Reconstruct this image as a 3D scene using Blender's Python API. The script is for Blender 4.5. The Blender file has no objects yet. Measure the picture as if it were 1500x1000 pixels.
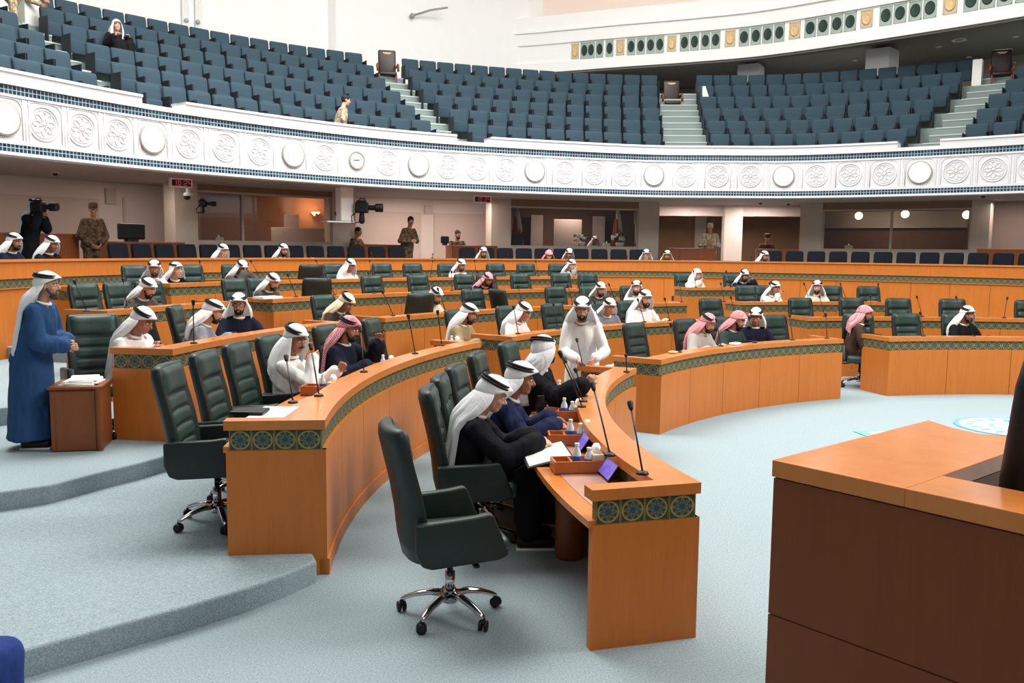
import bpy, bmesh, math, random
import numpy as np
from mathutils import Vector, Matrix

rnd = random.Random(11)
SC = bpy.context.scene
COL = SC.collection
PI = math.pi
V = Vector
UP = V((0, 0, 1))
def rad(d): return d * PI / 180.0

# ------------------------------------------------------------------ camera numbers
F_PX, YH, ROLL, CAM_H = 1290.0, 366.0, rad(0.6), 2.17
PITCH = math.atan((500 - YH) / F_PX)
def proj(p):
    x, y, z = p[0], p[1], p[2] - CAM_H
    c, s = math.cos(PITCH), math.sin(PITCH)
    d = y * c - z * s
    u = y * s + z * c
    X, Y = x / d * F_PX, -u / d * F_PX
    cr, sr = math.cos(ROLL), math.sin(ROLL)
    return 750 + X * cr - Y * sr, 500 + X * sr + Y * cr
def ray(px, py):
    a, b = px - 750, py - 500
    cr, sr = math.cos(ROLL), math.sin(ROLL)
    X, Y = (a * cr + b * sr) / F_PX, (-a * sr + b * cr) / F_PX
    c, s = math.cos(PITCH), math.sin(PITCH)
    return V((X, c - Y * s, -s - Y * c))
def at(px, py, z):
    """point of the place at height z seen at that spot of the photograph"""
    d = ray(px, py)
    t = (z - CAM_H) / d.z
    return V((d.x * t, d.y * t, z))
def at_y(px, py, y):
    d = ray(px, py)
    t = y / d.y
    return V((d.x * t, y, CAM_H + d.z * t))

# ------------------------------------------------------------------ mesh builder
class MB:
    def __init__(s):
        s.v, s.f, s.uv, s.mi = [], [], {}, {}
    def add(s, vs, fs, uvs=None, mi=0):
        o = len(s.v)
        s.v.extend([tuple(p) for p in vs])
        for i, f in enumerate(fs):
            if uvs: s.uv[len(s.f)] = uvs[i]
            if mi: s.mi[len(s.f)] = mi
            s.f.append([o + k for k in f])
    def xf(s, M, i0=0):
        for i in range(i0, len(s.v)): s.v[i] = tuple(M @ V(s.v[i]))
    def box(s, c, size, rz=0.0, mi=0):
        x, y, z = size[0] / 2, size[1] / 2, size[2] / 2
        cc, ss = math.cos(rz), math.sin(rz)
        vs = []
        for a, b, d in ((-1,-1,-1),(1,-1,-1),(1,1,-1),(-1,1,-1),(-1,-1,1),(1,-1,1),(1,1,1),(-1,1,1)):
            px, py = a * x, b * y
            vs.append((c[0] + px * cc - py * ss, c[1] + px * ss + py * cc, c[2] + d * z))
        s.add(vs, [(0,3,2,1),(4,5,6,7),(0,1,5,4),(1,2,6,5),(2,3,7,6),(3,0,4,7)], mi=mi)
    def rbox(s, c, size, r, rz=0.0, seg=2):
        """box with rounded edges"""
        bm = bmesh.new()
        bmesh.ops.create_cube(bm, size=1)
        for v in bm.verts: v.co = V((v.co.x * size[0], v.co.y * size[1], v.co.z * size[2]))
        bmesh.ops.bevel(bm, geom=bm.edges[:], offset=min(r, min(size) * .49), segments=seg, profile=.5, affect='EDGES')
        M = Matrix.Translation(c) @ Matrix.Rotation(rz, 4, 'Z')
        bm.verts.ensure_lookup_table()
        s.add([M @ v.co for v in bm.verts], [[v.index for v in f.verts] for f in bm.faces])
        bm.free()
    def poly(s, pts, z0, z1):
        """vertical prism from a plan outline (counter-clockwise)"""
        n = len(pts)
        vs = [(p[0], p[1], z0) for p in pts] + [(p[0], p[1], z1) for p in pts]
        fs = [list(range(n))[::-1], [n + i for i in range(n)]]
        fs += [(i, (i + 1) % n, n + (i + 1) % n, n + i) for i in range(n)]
        s.add(vs, fs)
    def rings(s, rs, caps=True, closed=True):
        n = len(rs[0]); vs = [p for r in rs for p in r]; fs = []
        for i in range(len(rs) - 1):
            for j in range(n if closed else n - 1):
                k = (j + 1) % n
                fs.append((i * n + j, i * n + k, (i + 1) * n + k, (i + 1) * n + j))
        if caps:
            fs.append(list(range(n))[::-1]); fs.append([(len(rs) - 1) * n + j for j in range(n)])
        s.add(vs, fs)
    def tube(s, pts, r, n=8, closed=False):
        pts = [V(p) for p in pts]; m = len(pts); rs = []
        rr = r if isinstance(r, (list, tuple)) else [r] * m
        ref = None
        for i, p in enumerate(pts):
            if closed: t = pts[(i + 1) % m] - pts[i - 1]
            else: t = pts[min(i + 1, m - 1)] - pts[max(i - 1, 0)]
            t.normalize()
            if ref is None: ref = UP if abs(t.z) < .9 else V((0, 1, 0))
            a = t.cross(ref)
            if a.length < 1e-5: a = t.orthogonal()
            a.normalize(); b = a.cross(t).normalized(); ref = b
            rs.append([p + a * (rr[i] * math.cos(2 * PI * j / n)) - b * (rr[i] * math.sin(2 * PI * j / n)) for j in range(n)])
        if closed: rs.append(rs[0])
        s.rings(rs, caps=not closed)
    def lathe(s, prof, n=16, M=None):
        rs = [[V((r * math.cos(2 * PI * j / n), r * math.sin(2 * PI * j / n), z)) for j in range(n)] for r, z in prof]
        if M is not None: rs = [[M @ p for p in r] for r in rs]
        s.rings(rs)
    def ball(s, c, r, R=None, nu=14, nv=9, mi=0):
        r = (r, r, r) if not isinstance(r, (tuple, list)) else r
        vs, fs = [], []
        for i in range(nv + 1):
            t = PI * i / nv
            for j in range(nu):
                p = V((r[0] * math.sin(t) * math.cos(2 * PI * j / nu), r[1] * math.sin(t) * math.sin(2 * PI * j / nu), r[2] * math.cos(t)))
                if R is not None: p = R @ p
                vs.append(V(c) + p)
        for i in range(nv):
            for j in range(nu):
                k = (j + 1) % nu
                fs.append((i * nu + j, (i + 1) * nu + j, (i + 1) * nu + k, i * nu + k))
        s.add(vs, fs, mi=mi)
    def cap(s, a, b, ra, rb, n=12):
        """tapered limb with round ends"""
        a, b = V(a), V(b); t = (b - a)
        if t.length < 1e-6: t = V((0, 0, 1e-4))
        d = t.normalized(); x = d.orthogonal().normalized(); y = d.cross(x); rs = []
        for k in (80, 50, 20): rs.append((a - d * ra * math.sin(rad(k)), ra * math.cos(rad(k))))
        rs.append((a, ra)); rs.append((b, rb))
        for k in (20, 50, 80): rs.append((b + d * rb * math.sin(rad(k)), rb * math.cos(rad(k))))
        s.rings([[c + x * (r * math.cos(2 * PI * j / n)) + y * (r * math.sin(2 * PI * j / n)) for j in range(n)] for c, r in rs])
    def mesh(s, name, smooth=False, origin=None):
        me = bpy.data.meshes.new(name)
        vs = s.v if origin is None else [(p[0] - origin[0], p[1] - origin[1], p[2] - origin[2]) for p in s.v]
        me.from_pydata(vs, [], s.f)
        if s.uv:
            ul = me.uv_layers.new(name='UVMap')
            for pi, uvs in s.uv.items():
                for li, uv in zip(me.polygons[pi].loop_indices, uvs): ul.data[li].uv = uv
        for pi, m in s.mi.items(): me.polygons[pi].material_index = m
        if smooth: me.polygons.foreach_set('use_smooth', [True] * len(me.polygons))
        me.update()
        return me

def fix_normals(me):
    bm = bmesh.new(); bm.from_mesh(me)
    bmesh.ops.recalc_face_normals(bm, faces=bm.faces[:]); bm.to_mesh(me); bm.free()

TMP = bpy.data.scenes.new('tmp_build')
from mathutils import noise as mnoise
def fuse(mb, voxel, it=4, name='body', fold=0.0):
    """one continuous skin over overlapping shapes"""
    me = mb.mesh(name); fix_normals(me)
    o = bpy.data.objects.new('tmp', me); TMP.collection.objects.link(o)
    m = o.modifiers.new('r', 'REMESH'); m.mode = 'VOXEL'; m.voxel_size = voxel
    if it:
        q = o.modifiers.new('s', 'SMOOTH'); q.factor = .5; q.iterations = it
    with bpy.context.temp_override(scene=TMP, view_layer=TMP.view_layers[0]):
        dg = bpy.context.evaluated_depsgraph_get()
    dg.update()
    out = bpy.data.meshes.new_from_object(o.evaluated_get(dg)); out.name = name
    bpy.data.objects.remove(o); bpy.data.meshes.remove(me)
    if fold:
        n = len(out.vertices); co = np.empty(n * 3, np.float32); no = np.empty(n * 3, np.float32)
        out.vertices.foreach_get('co', co); out.vertex_normals.foreach_get('vector', no)
        co = co.reshape(-1, 3); no = no.reshape(-1, 3); ox = rnd.random() * 50; nn = mnoise.noise
        k = np.array([nn((x * 10 + ox, y * 10, z * 3.2)) + .5 * nn((x * 22 + ox, y * 22, z * 7)) for x, y, z in co.tolist()], np.float32)
        co += no * (fold * k)[:, None]
        out.vertices.foreach_set('co', co.ravel()); out.update()
    out.polygons.foreach_set('use_smooth', [True] * len(out.polygons))
    return out

# ------------------------------------------------------------------ objects
def obj(name, me, mat=None, parent=None, loc=None, rz=0.0, origin=None, smooth=False):
    if isinstance(me, MB): me = me.mesh(name, smooth, origin)
    o = bpy.data.objects.new(name, me); COL.objects.link(o)
    if mat is not None:
        for m in (mat if isinstance(mat, (list, tuple)) else [mat]): me.materials.append(m)
    if parent is not None: o.parent = parent
    if loc is not None: o.location = loc
    elif origin is not None and parent is None: o.location = origin
    o.rotation_euler = (0, 0, rz)
    return o
def tag(o, label, cat, group=None):
    o['label'] = label; o['category'] = cat
    if group: o['group'] = group
    return o
def thing(name, label, cat, loc=(0, 0, 0), rz=0.0, group=None):
    o = bpy.data.objects.new(name, None); COL.objects.link(o)
    o.empty_display_size = .1
    o.location = loc; o.rotation_euler = (0, 0, rz)
    return tag(o, label, cat, group)
def struct(name, me, mat, **k):
    o = obj(name, me, mat, **k); o['kind'] = 'structure'; return o
def dup(root, loc, rz=0.0, label=None, group=None):
    def cp(o, par):
        c = o.copy(); COL.objects.link(c)
        if par is not None: c.parent = par
        for ch in KIDS.get(o.name, ()): cp(ch, c)
        return c
    c = cp(root, None); c.location = loc; c.rotation_euler = (0, 0, rz)
    if label: c['label'] = label
    if group: c['group'] = group
    return c
KIDS = {}
def remember(root):
    """note the parts of a finished thing so that dup() need not search for them"""
    def walk(o):
        KIDS[o.name] = list(o.children)
        for c in KIDS[o.name]: walk(c)
    walk(root)
ORD = ['first', 'second', 'third', 'fourth', 'fifth', 'sixth', 'seventh', 'eighth', 'ninth', 'tenth', 'eleventh', 'twelfth',
       'thirteenth', 'fourteenth', 'fifteenth', 'sixteenth', 'seventeenth', 'eighteenth', 'nineteenth', 'twentieth',
       'twenty-first', 'twenty-second', 'twenty-third', 'twenty-fourth', 'twenty-fifth', 'twenty-sixth']

# ------------------------------------------------------------------ materials
def lin(h):
    h = h.lstrip('#'); o = []
    for i in (0, 2, 4):
        c = int(h[i:i + 2], 16) / 255
        o.append(c / 12.92 if c < .04045 else ((c + .055) / 1.055) ** 2.4)
    return (*o, 1)
class NT:
    def __init__(s, name):
        s.m = bpy.data.materials.new(name); s.m.use_nodes = True
        s.t = s.m.node_tree; s.n = s.t.nodes; s.l = s.t.links
        s.b = s.n['Principled BSDF']
    def node(s, kind, **k):
        n = s.n.new(kind)
        for a, b in k.items(): setattr(n, a, b)
        return n
    def link(s, a, b): s.l.new(a, b)
    def math(s, op, a, b=None, c=None):
        n = s.node('ShaderNodeMath', operation=op)
        for i, x in enumerate((a, b, c)):
            if x is None: continue
            if isinstance(x, (int, float)): n.inputs[i].default_value = x
            else: s.link(x, n.inputs[i])
        return n.outputs[0]
    def mix(s, f, a, b):
        n = s.node('ShaderNodeMix', data_type='RGBA')
        for i, x in ((0, f), (6, a), (7, b)):
            if isinstance(x, (int, float)): n.inputs[i].default_value = x
            elif isinstance(x, (tuple, list)): n.inputs[i].default_value = x
            else: s.link(x, n.inputs[i])
        return n.outputs[2]
    def coord(s, scale=(1, 1, 1), kind='Object'):
        c = s.node('ShaderNodeTexCoord'); m = s.node('ShaderNodeMapping')
        m.inputs['Scale'].default_value = scale; s.link(c.outputs[kind], m.inputs[0]); return m.outputs[0]
    def noise(s, vec, scale=5, detail=3, rough=.5, dist=0):
        n = s.node('ShaderNodeTexNoise'); n.inputs['Scale'].default_value = scale
        n.inputs['Detail'].default_value = detail; n.inputs['Roughness'].default_value = rough
        n.inputs['Distortion'].default_value = dist
        s.link(vec, n.inputs['Vector']); return n.outputs['Fac']
    def bump(s, h, strength=.3, dist=.01):
        n = s.node('ShaderNodeBump'); n.inputs['Strength'].default_value = strength
        n.inputs['Distance'].default_value = dist; s.link(h, n.inputs['Height']); s.link(n.outputs[0], s.b.inputs['Normal'])
    def set(s, col=None, rough=None, metal=None, spec=None, **k):
        if col is not None:
            if isinstance(col, tuple): s.b.inputs['Base Color'].default_value = col
            else: s.link(col, s.b.inputs['Base Color'])
        if rough is not None: s.b.inputs['Roughness'].default_value = rough
        if metal is not None: s.b.inputs['Metallic'].default_value = metal
        if spec is not None: s.b.inputs['Specular IOR Level'].default_value = spec
        return s.m
def plain(name, c, rough=.6, metal=0.0, var=.08, scale=30, bump=0.0, spec=.4):
    t = NT(name); c = lin(c) if isinstance(c, str) else (*c, 1) if len(c) == 3 else c
    f = t.noise(t.coord(), scale, 3)
    d = tuple(x * (1 - var) for x in c[:3]) + (1,); e = tuple(min(1, x * (1 + var)) for x in c[:3]) + (1,)
    if bump: t.bump(f, bump, .004)
    return t.set(t.mix(f, d, e), rough, metal, spec)
def wood(name, c0, c1, rough=.38, scale=(5, 5, .5)):
    t = NT(name); v = t.coord(scale)
    f = t.noise(v, 3.2, 6, .6, .6); g = t.noise(t.coord((30, 30, 1.2)), 3, 4, .6)
    h = t.math('ADD', t.math('MULTIPLY', f, .7), t.math('MULTIPLY', g, .3))
    return t.set(t.mix(h, lin(c0), lin(c1)), rough, 0, .35)
def cloth(name, c, var=.1, bump=.5, scale=7, rough=.9, sheen=0):
    t = NT(name); c = lin(c) if isinstance(c, str) else c
    f = t.noise(t.coord((1, 1, .35)), scale, 3, .5, 1.2); g = t.noise(t.coord(), 220, 2)
    h = t.math('ADD', f, t.math('MULTIPLY', g, .04)); t.bump(h, bump, .03)
    d = tuple(x * (1 - var) for x in c[:3]) + (1,)
    return t.set(t.mix(f, d, c), rough, 0, .15)
def veil(name, c, var=.04):
    """thin cloth that lets some light through"""
    m = cloth(name, c, var, .55, 9); t = m.node_tree; b = t.nodes['Principled BSDF']; o = t.nodes['Material Output']
    tr = t.nodes.new('ShaderNodeBsdfTranslucent'); mx = t.nodes.new('ShaderNodeMixShader'); mx.inputs[0].default_value = .22
    tr.inputs[0].default_value = lin(c); t.links.new(b.outputs[0], mx.inputs[1]); t.links.new(tr.outputs[0], mx.inputs[2]); t.links.new(mx.outputs[0], o.inputs[0])
    return m
def emit(name, c, s):
    t = NT(name); t.b.inputs['Emission Color'].default_value = lin(c); t.b.inputs['Emission Strength'].default_value = s
    return t.set(lin(c), .6)

M_ = {}
M_['wood'] = wood('desk wood', '#b05e21', '#d98238')
M_['wood_cap'] = wood('rail wood', '#b3652b', '#d88a47', .2, (2, 2, 2))
M_['wood_dark'] = wood('reddish wood', '#673318', '#95542c', .4)
M_['wood_tray'] = wood('tray wood', '#a85a28', '#c8763c', .4, (3, 3, 3))
M_['wood_podium_shaded'] = wood('shaded podium wood', '#6a2f0d', '#834414', .5)  # same wood as the top; shade on the panels is put into this colour
M_['desk_pad'] = plain('pinkish desk leather', '#b08672', .45, 0, .05, 40, 0, .3)
M_['leather'] = plain('green leather', '#263a35', .42, 0, .10, 60, .15, .45)
M_['leather_back'] = plain('dark green leather', '#18241f', .45, 0, .1, 60, .15, .4)
M_['black_leather'] = plain('black leather', '#121214', .45, 0, .1, 50, .1, .4)
M_['chrome'] = plain('chrome', '#cfcfd2', .12, 1.0, .02)
M_['black'] = plain('black plastic', '#0d0d0f', .5, 0, .1)
M_['white'] = plain('white paint', '#f4f2ee', .6, 0, .01, 3, 0, .2)
M_['balcony_white'] = plain('balcony plaster', '#dcdddf', .7, 0, .01, 3, 0, .2)
M_['lamp_rim'] = plain('grey lamp rim', '#9c9890', .5)
M_['medal_plate'] = plain('beige plate', '#c9b899', .6)
M_['offwhite'] = plain('off white plastic', '#e8e6de', .5, 0, .02)
M_['plaster'] = plain('white plaster', '#f2f0ec', .75, 0, .02, 3, 0, .2)
M_['pink_wall'] = plain('pale pink wall', '#d3c3ba', .8, 0, .03, 2, 0, .2)
M_['pink_panel'] = plain('pale pink panel', '#c2ada1', .8, 0, .03, 2, 0, .2)
M_['beige_column'] = plain('beige column', '#b9aa9c', .8, 0, .03, 2, 0, .2)
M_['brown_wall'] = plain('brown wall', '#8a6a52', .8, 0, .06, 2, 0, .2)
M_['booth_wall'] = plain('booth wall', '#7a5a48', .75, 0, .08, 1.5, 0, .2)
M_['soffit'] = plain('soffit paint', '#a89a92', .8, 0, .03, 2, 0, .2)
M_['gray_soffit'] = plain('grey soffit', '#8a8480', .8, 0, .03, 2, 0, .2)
M_['beige_ceiling'] = plain('beige ceiling', '#f3ddcf', .8, 0, .02, 1, 0, .2)
M_['paper'] = plain('paper', '#f4f3ee', .8, 0, .02, 40)
M_['paper_card'] = plain('cream card', '#d9cfae', .8, 0, .05, 40)
M_['bottle'] = plain('clear plastic bottle', '#dfe9f2', .2, 0, .05)
M_['bottle_label'] = plain('blue bottle label', '#3f62b0', .4)
M_['tissue'] = plain('white tissue', '#ffffff', .9, 0, .02)
M_['phone'] = plain('phone glass', '#141418', .15)
M_['skin'] = plain('skin', '#c08e70', .55, 0, .06, 25, 0, .35)
M_['skin_dark'] = plain('tanned skin', '#a8745a', .55, 0, .06, 25, 0, .35)
M_['skin_pale'] = plain('pale skin', '#d2a288', .55, 0, .05, 25, 0, .35)
M_['hair'] = plain('black hair', '#17120f', .7, 0, .3, 120, .4)
M_['grey_hair'] = plain('greying beard', '#4a443f', .75, 0, .3, 120, .4)
M_['eye_white'] = plain('eye white', '#e8e4de', .3, 0, .01)
M_['iris'] = plain('dark iris', '#1a0f0a', .25, 0, .01)
M_['agal'] = plain('black cord', '#0c0b0c', .7, 0, .2, 200, .5)
M_['ghutra'] = veil('white head cloth', '#fbfbfb')
M_['ghutra_cream'] = veil('cream head cloth', '#efe3c4')
M_['thobe'] = cloth('white robe', '#f0eeea', .05, .6, 6)
M_['thobe_cream'] = cloth('cream robe', '#ded4bf', .06, .6, 6)
M_['bisht_black'] = cloth('black cloak', '#16161a', .25, .7, 6)
M_['navy'] = cloth('navy cloth', '#232a4a', .2, .7, 7)
M_['darknavy'] = cloth('dark navy cloth', '#191d2e', .2, .7, 7)
M_['bluecoat'] = cloth('blue coat', '#2c4b73', .15, .8, 6)
M_['denim'] = cloth('blue cloth', '#2a3f7c', .2, .6, 7)
M_['gray'] = cloth('grey cloth', '#8b8d93', .12, .7, 7)
M_['lightgray'] = cloth('light grey cloth', '#b9b3ab', .1, .7, 7)
M_['darkgray'] = cloth('dark grey tweed', '#55504c', .25, .7, 40)
M_['brown'] = cloth('dark brown cloth', '#45352a', .2, .7, 7)
M_['beige'] = cloth('beige cloth', '#a08a68', .12, .7, 7)
M_['olive'] = cloth('dark green cloth', '#33433e', .2, .7, 7)
M_['collar'] = cloth('white collar', '#f4f3f0', .03, .2, 9)
M_['seat_blue'] = plain('blue grey seat fabric', '#33454f', .85, 0, .15, 40, .2, .2)
M_['seat_side'] = plain('dark seat shell', '#1c242c', .6, 0, .1)
M_['seat_navy'] = plain('navy seat fabric', '#0d121a', .8, 0, .1, 40, .2, .2)
M_['brown_leather'] = plain('brown leather', '#2c1a16', .4, 0, .1)
M_['stair'] = plain('pale green stair', '#828f8b', .85, 0, .05, 30)
M_['stair_edge'] = plain('pale stair edge', '#b4bfbb', .7, 0, .03, 30)
M_['teal_panel'] = plain('grey green panel', '#a3b0a8', .6, 0, .06, 10)
M_['dark_disc'] = plain('dark green disc', '#1d3329', .6, 0, .2, 14)
M_['gold'] = plain('pale gold medallion', '#d8b783', .5, .1, .15, 14)
M_['lamp'] = emit('lamp glass', '#fffaf0', 2.2)
M_['globe'] = emit('warm globe', '#ffe6b8', 2.5)
M_['sconce'] = emit('sconce glow', '#ffb070', 4)
M_['led'] = emit('red digits', '#c8405a', .3)
M_['led_back'] = plain('dark red display', '#2a0a10', .4)
M_['flag_white'] = cloth('white flag stripe', '#cfc6c6', .1, .5, 8)
M_['flag_red'] = cloth('red flag stripe', '#a5553d', .1, .5, 8)
M_['flower'] = plain('white petals', '#d9d8d0', .8, 0, .2, 90)
M_['leaf'] = plain('dark leaves', '#2f4a30', .7, 0, .3, 60)
M_['emblem_teal'] = plain('teal carpet inlay', '#6fb6b8', .9)
M_['emblem_white'] = plain('white carpet inlay', '#eef4f6', .9)
M_['emblem_blue'] = plain('blue carpet inlay', '#5f9cc0', .9)
M_['glasses'] = plain('spectacle frame', '#15100e', .35)

def camo(name, a, b, c):
    t = NT(name); v = t.coord(); f = t.noise(v, 14, 2, .5); g = t.noise(v, 22, 2, .5)
    k = t.mix(t.math('GREATER_THAN', f, .5), lin(a), lin(b))
    k = t.mix(t.math('GREATER_THAN', g, .56), k, lin(c)); return t.set(k, .9, 0, .15)
M_['camo_dark'] = camo('dark camouflage', '#5d4a38', '#463626', '#6e5c48')
M_['camo_tan'] = camo('tan camouflage', '#b3a083', '#8a7a60', '#cbbb9f')

def keffiyeh():
    t = NT('red chequered head cloth'); v = t.coord()
    ch = t.node('ShaderNodeTexChecker'); ch.inputs['Scale'].default_value = 75
    ch.inputs['Color1'].default_value = lin('#b8323f'); ch.inputs['Color2'].default_value = lin('#f0dede')
    t.link(v, ch.inputs['Vector'])
    f = t.noise(t.coord((1, 1, .35)), 9, 3, .5, 1.2); t.bump(f, .5, .03)
    return t.set(t.mix(t.math('MULTIPLY', f, .6), ch.outputs[0], lin('#c0485a')), .9, 0, .15)
M_['keffiyeh'] = keffiyeh()

def tablet():
    t = NT('purple screen'); f = t.noise(t.coord(), 18, 3)
    c = t.mix(f, lin('#3a2f8f'), lin('#8a78d8')); t.link(c, t.b.inputs['Emission Color']); t.b.inputs['Emission Strength'].default_value = .55
    return t.set(c, .25)
M_['screen'] = tablet()

def mosaic():
    """bands of eight-pointed rosettes in gold rings"""
    t = NT('rosette mosaic'); uv = t.node('ShaderNodeTexCoord').outputs['UV']
    sep = t.node('ShaderNodeSeparateXYZ'); t.link(uv, sep.inputs[0])
    x = t.math('SUBTRACT', t.math('FRACT', sep.outputs[0]), .5); y = t.math('SUBTRACT', sep.outputs[1], .5)
    r = t.math('SQRT', t.math('ADD', t.math('MULTIPLY', x, x), t.math('MULTIPLY', y, y)))
    an = t.math('ARCTAN2', y, x); pet = t.math('COSINE', t.math('MULTIPLY', an, 8))
    petr = t.math('ADD', .27, t.math('MULTIPLY', pet, .09))
    inside = t.math('LESS_THAN', r, petr); core = t.math('LESS_THAN', r, .1)
    ring = t.math('LESS_THAN', t.math('ABSOLUTE', t.math('SUBTRACT', r, .41)), .035)
    line = t.math('LESS_THAN', t.math('ABSOLUTE', t.math('SUBTRACT', r, petr)), .022)
    edge = t.math('GREATER_THAN', t.math('MAXIMUM', t.math('ABSOLUTE', x), t.math('MULTIPLY', t.math('ABSOLUTE', y), 1.0)), .455)
    n = t.noise(t.coord((1, 1, 1)), 60, 2)
    c = t.mix(n, lin('#2b3a36'), lin('#3a473c'))
    c = t.mix(inside, c, lin('#465a5c')); c = t.mix(line, c, lin('#8d824d'))
    c = t.mix(core, c, lin('#33444a')); c = t.mix(ring, c, lin('#978a4f')); c = t.mix(edge, c, lin('#7c6b39'))
    return t.set(c, .5, 0, .3)
M_['mosaic'] = mosaic()

def tiles():
    t = NT('blue tile band'); uv = t.node('ShaderNodeTexCoord').outputs['UV']
    sep = t.node('ShaderNodeSeparateXYZ'); t.link(uv, sep.inputs[0])
    fx = t.math('FRACT', sep.outputs[0]); fy = t.math('FRACT', sep.outputs[1])
    g = t.math('MAXIMUM', t.math('ABSOLUTE', t.math('SUBTRACT', fx, .5)), t.math('ABSOLUTE', t.math('SUBTRACT', fy, .5)))
    grout = t.math('GREATER_THAN', g, .43)
    wn = t.node('ShaderNodeTexWhiteNoise', noise_dimensions='2D')
    cb = t.node('ShaderNodeCombineXYZ'); t.link(t.math('FLOOR', sep.outputs[0]), cb.inputs[0]); t.link(t.math('FLOOR', sep.outputs[1]), cb.inputs[1])
    t.link(cb.outputs[0], wn.inputs[0])
    c = t.mix(wn.outputs[0], lin('#15273f'), lin('#285160'))
    return t.set(t.mix(grout, c, lin('#b9c2c8')), .25, 0, .5)
M_['tiles'] = tiles()

def carpet():
    t = NT('pale blue carpet'); v = t.coord()
    f = t.noise(v, 90, 3, .7); g = t.noise(v, 1.2, 3); n2 = t.noise(v, 260, 2, .6)
    a = t.math('ADD', t.math('MULTIPLY', f, .55), t.math('MULTIPLY', n2, .45))
    rr = t.node('ShaderNodeMapRange'); rr.inputs[1].default_value = .36; rr.inputs[2].default_value = .64; t.link(a, rr.inputs[0])
    c = t.mix(rr.outputs[0], lin('#6b7d82'), lin('#adbabd')); c = t.mix(t.math('MULTIPLY', g, .25), c, lin('#8f9da1'))
    t.bump(f, .5, .006)
    return t.set(c, .95, 0, .1)
M_['carpet'] = carpet()

def glass():
    t = NT('booth glass'); t.n.remove(t.b)
    a = t.node('ShaderNodeBsdfTransparent'); a.inputs[0].default_value = (.9, .92, .92, 1)
    b = t.node('ShaderNodeBsdfGlossy'); b.inputs['Roughness'].default_value = .04
    m = t.node('ShaderNodeMixShader'); fr = t.node('ShaderNodeFresnel'); fr.inputs[0].default_value = 1.45
    t.link(fr.outputs[0], m.inputs[0]); t.link(a.outputs[0], m.inputs[1]); t.link(b.outputs[0], m.inputs[2])
    t.link(m.outputs[0], t.n['Material Output'].inputs[0]); return t.m
M_['glass'] = glass()
# ------------------------------------------------------------------ people
def limb_joint(S, W, l1, l2, pole):
    d = W - S; L = d.length; mx = (l1 + l2) * .985
    if L > mx: W = S + d * (mx / L); d = W - S; L = mx
    a = (l1 * l1 - l2 * l2 + L * L) / (2 * L); h = math.sqrt(max(0, l1 * l1 - a * a))
    u = d / L; p = V(pole); p = p - u * p.dot(u)
    p = p.normalized() if p.length > 1e-4 else u.orthogonal().normalized()
    return S + u * a + p * h, W

def add_hand(mb, wrist, fdir, pn, side, curl, s=1.0, thin=1.0):
    """palm, four bent fingers of different lengths and a thumb that leaves the side of the palm"""
    f = fdir.normalized(); pn = (pn - f * pn.dot(f)).normalized(); lat = f.cross(pn) * side
    ks = []
    for i, q in enumerate((.031, .011, -.010, -.030)):
        k = wrist + f * (.088 - abs(i - 1) * .005) * s + lat * q * s
        mb.cap(wrist + lat * q * .55 * s, k, .0135 * s, .0115 * s, 8); ks.append(k)
    for i, (k, L) in enumerate(zip(ks, (.066, .075, .070, .055))):
        a = k; d = f.copy(); rr = .0088 * s * thin
        for j, seg in enumerate((.45, .32, .25)):
            an = curl * (.55 + .12 * i) if j == 0 else curl * .8
            d = (Matrix.Rotation(an, 3, f.cross(pn)) @ d).normalized()
            b = a + d * L * seg * s; mb.cap(a, b, rr, rr * .9, 8); a = b; rr *= .9
    base = wrist + f * .028 * s + lat * .028 * s
    d1 = (f * .62 + lat * .62 + pn * (.25 + .3 * curl)).normalized(); a = base + d1 * .042 * s
    mb.cap(base, a, .0125 * s, .0105 * s, 8)
    d2 = (f * .85 + lat * .1 + pn * (.25 + .3 * curl)).normalized(); mb.cap(a, a + d2 * .03 * s, .0105 * s, .0085 * s, 8)

def rot_head(yaw, pitch, roll=0):
    return (Matrix.Rotation(rad(yaw), 3, 'Z') @ Matrix.Rotation(rad(-pitch), 3, 'X') @ Matrix.Rotation(rad(roll), 3, 'Y'))

def add_head(mb, hc, Rh, fine=True):
    def P(x, y, z): return hc + Rh @ V((x, y, z))
    mb.ball(P(0, -.012, .03), (.076, .096, .094), Rh)
    mb.ball(P(0, .028, -.028), (.062, .066, .086), Rh)
    mb.ball(P(0, .046, -.082), (.043, .044, .033), Rh)
    mb.cap(P(0, .088, .016), P(0, .112, -.02), .009, .0145)
    mb.cap(P(-.015, .094, -.026), P(.015, .094, -.026), .0095, .0095)
    mb.cap(P(-.036, .077, .033), P(.036, .077, .033), .015, .015)
    mb.ball(P(0, .086, -.05), (.023, .012, .007), Rh); mb.ball(P(0, .084, -.062), (.021, .012, .008), Rh)
    for s in (-1, 1):
        mb.ball(P(.037 * s, .056, -.018), (.028, .026, .03), Rh)
        mb.ball(P(.078 * s, -.008, -.004), (.010, .021, .032), Rh)

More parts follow.
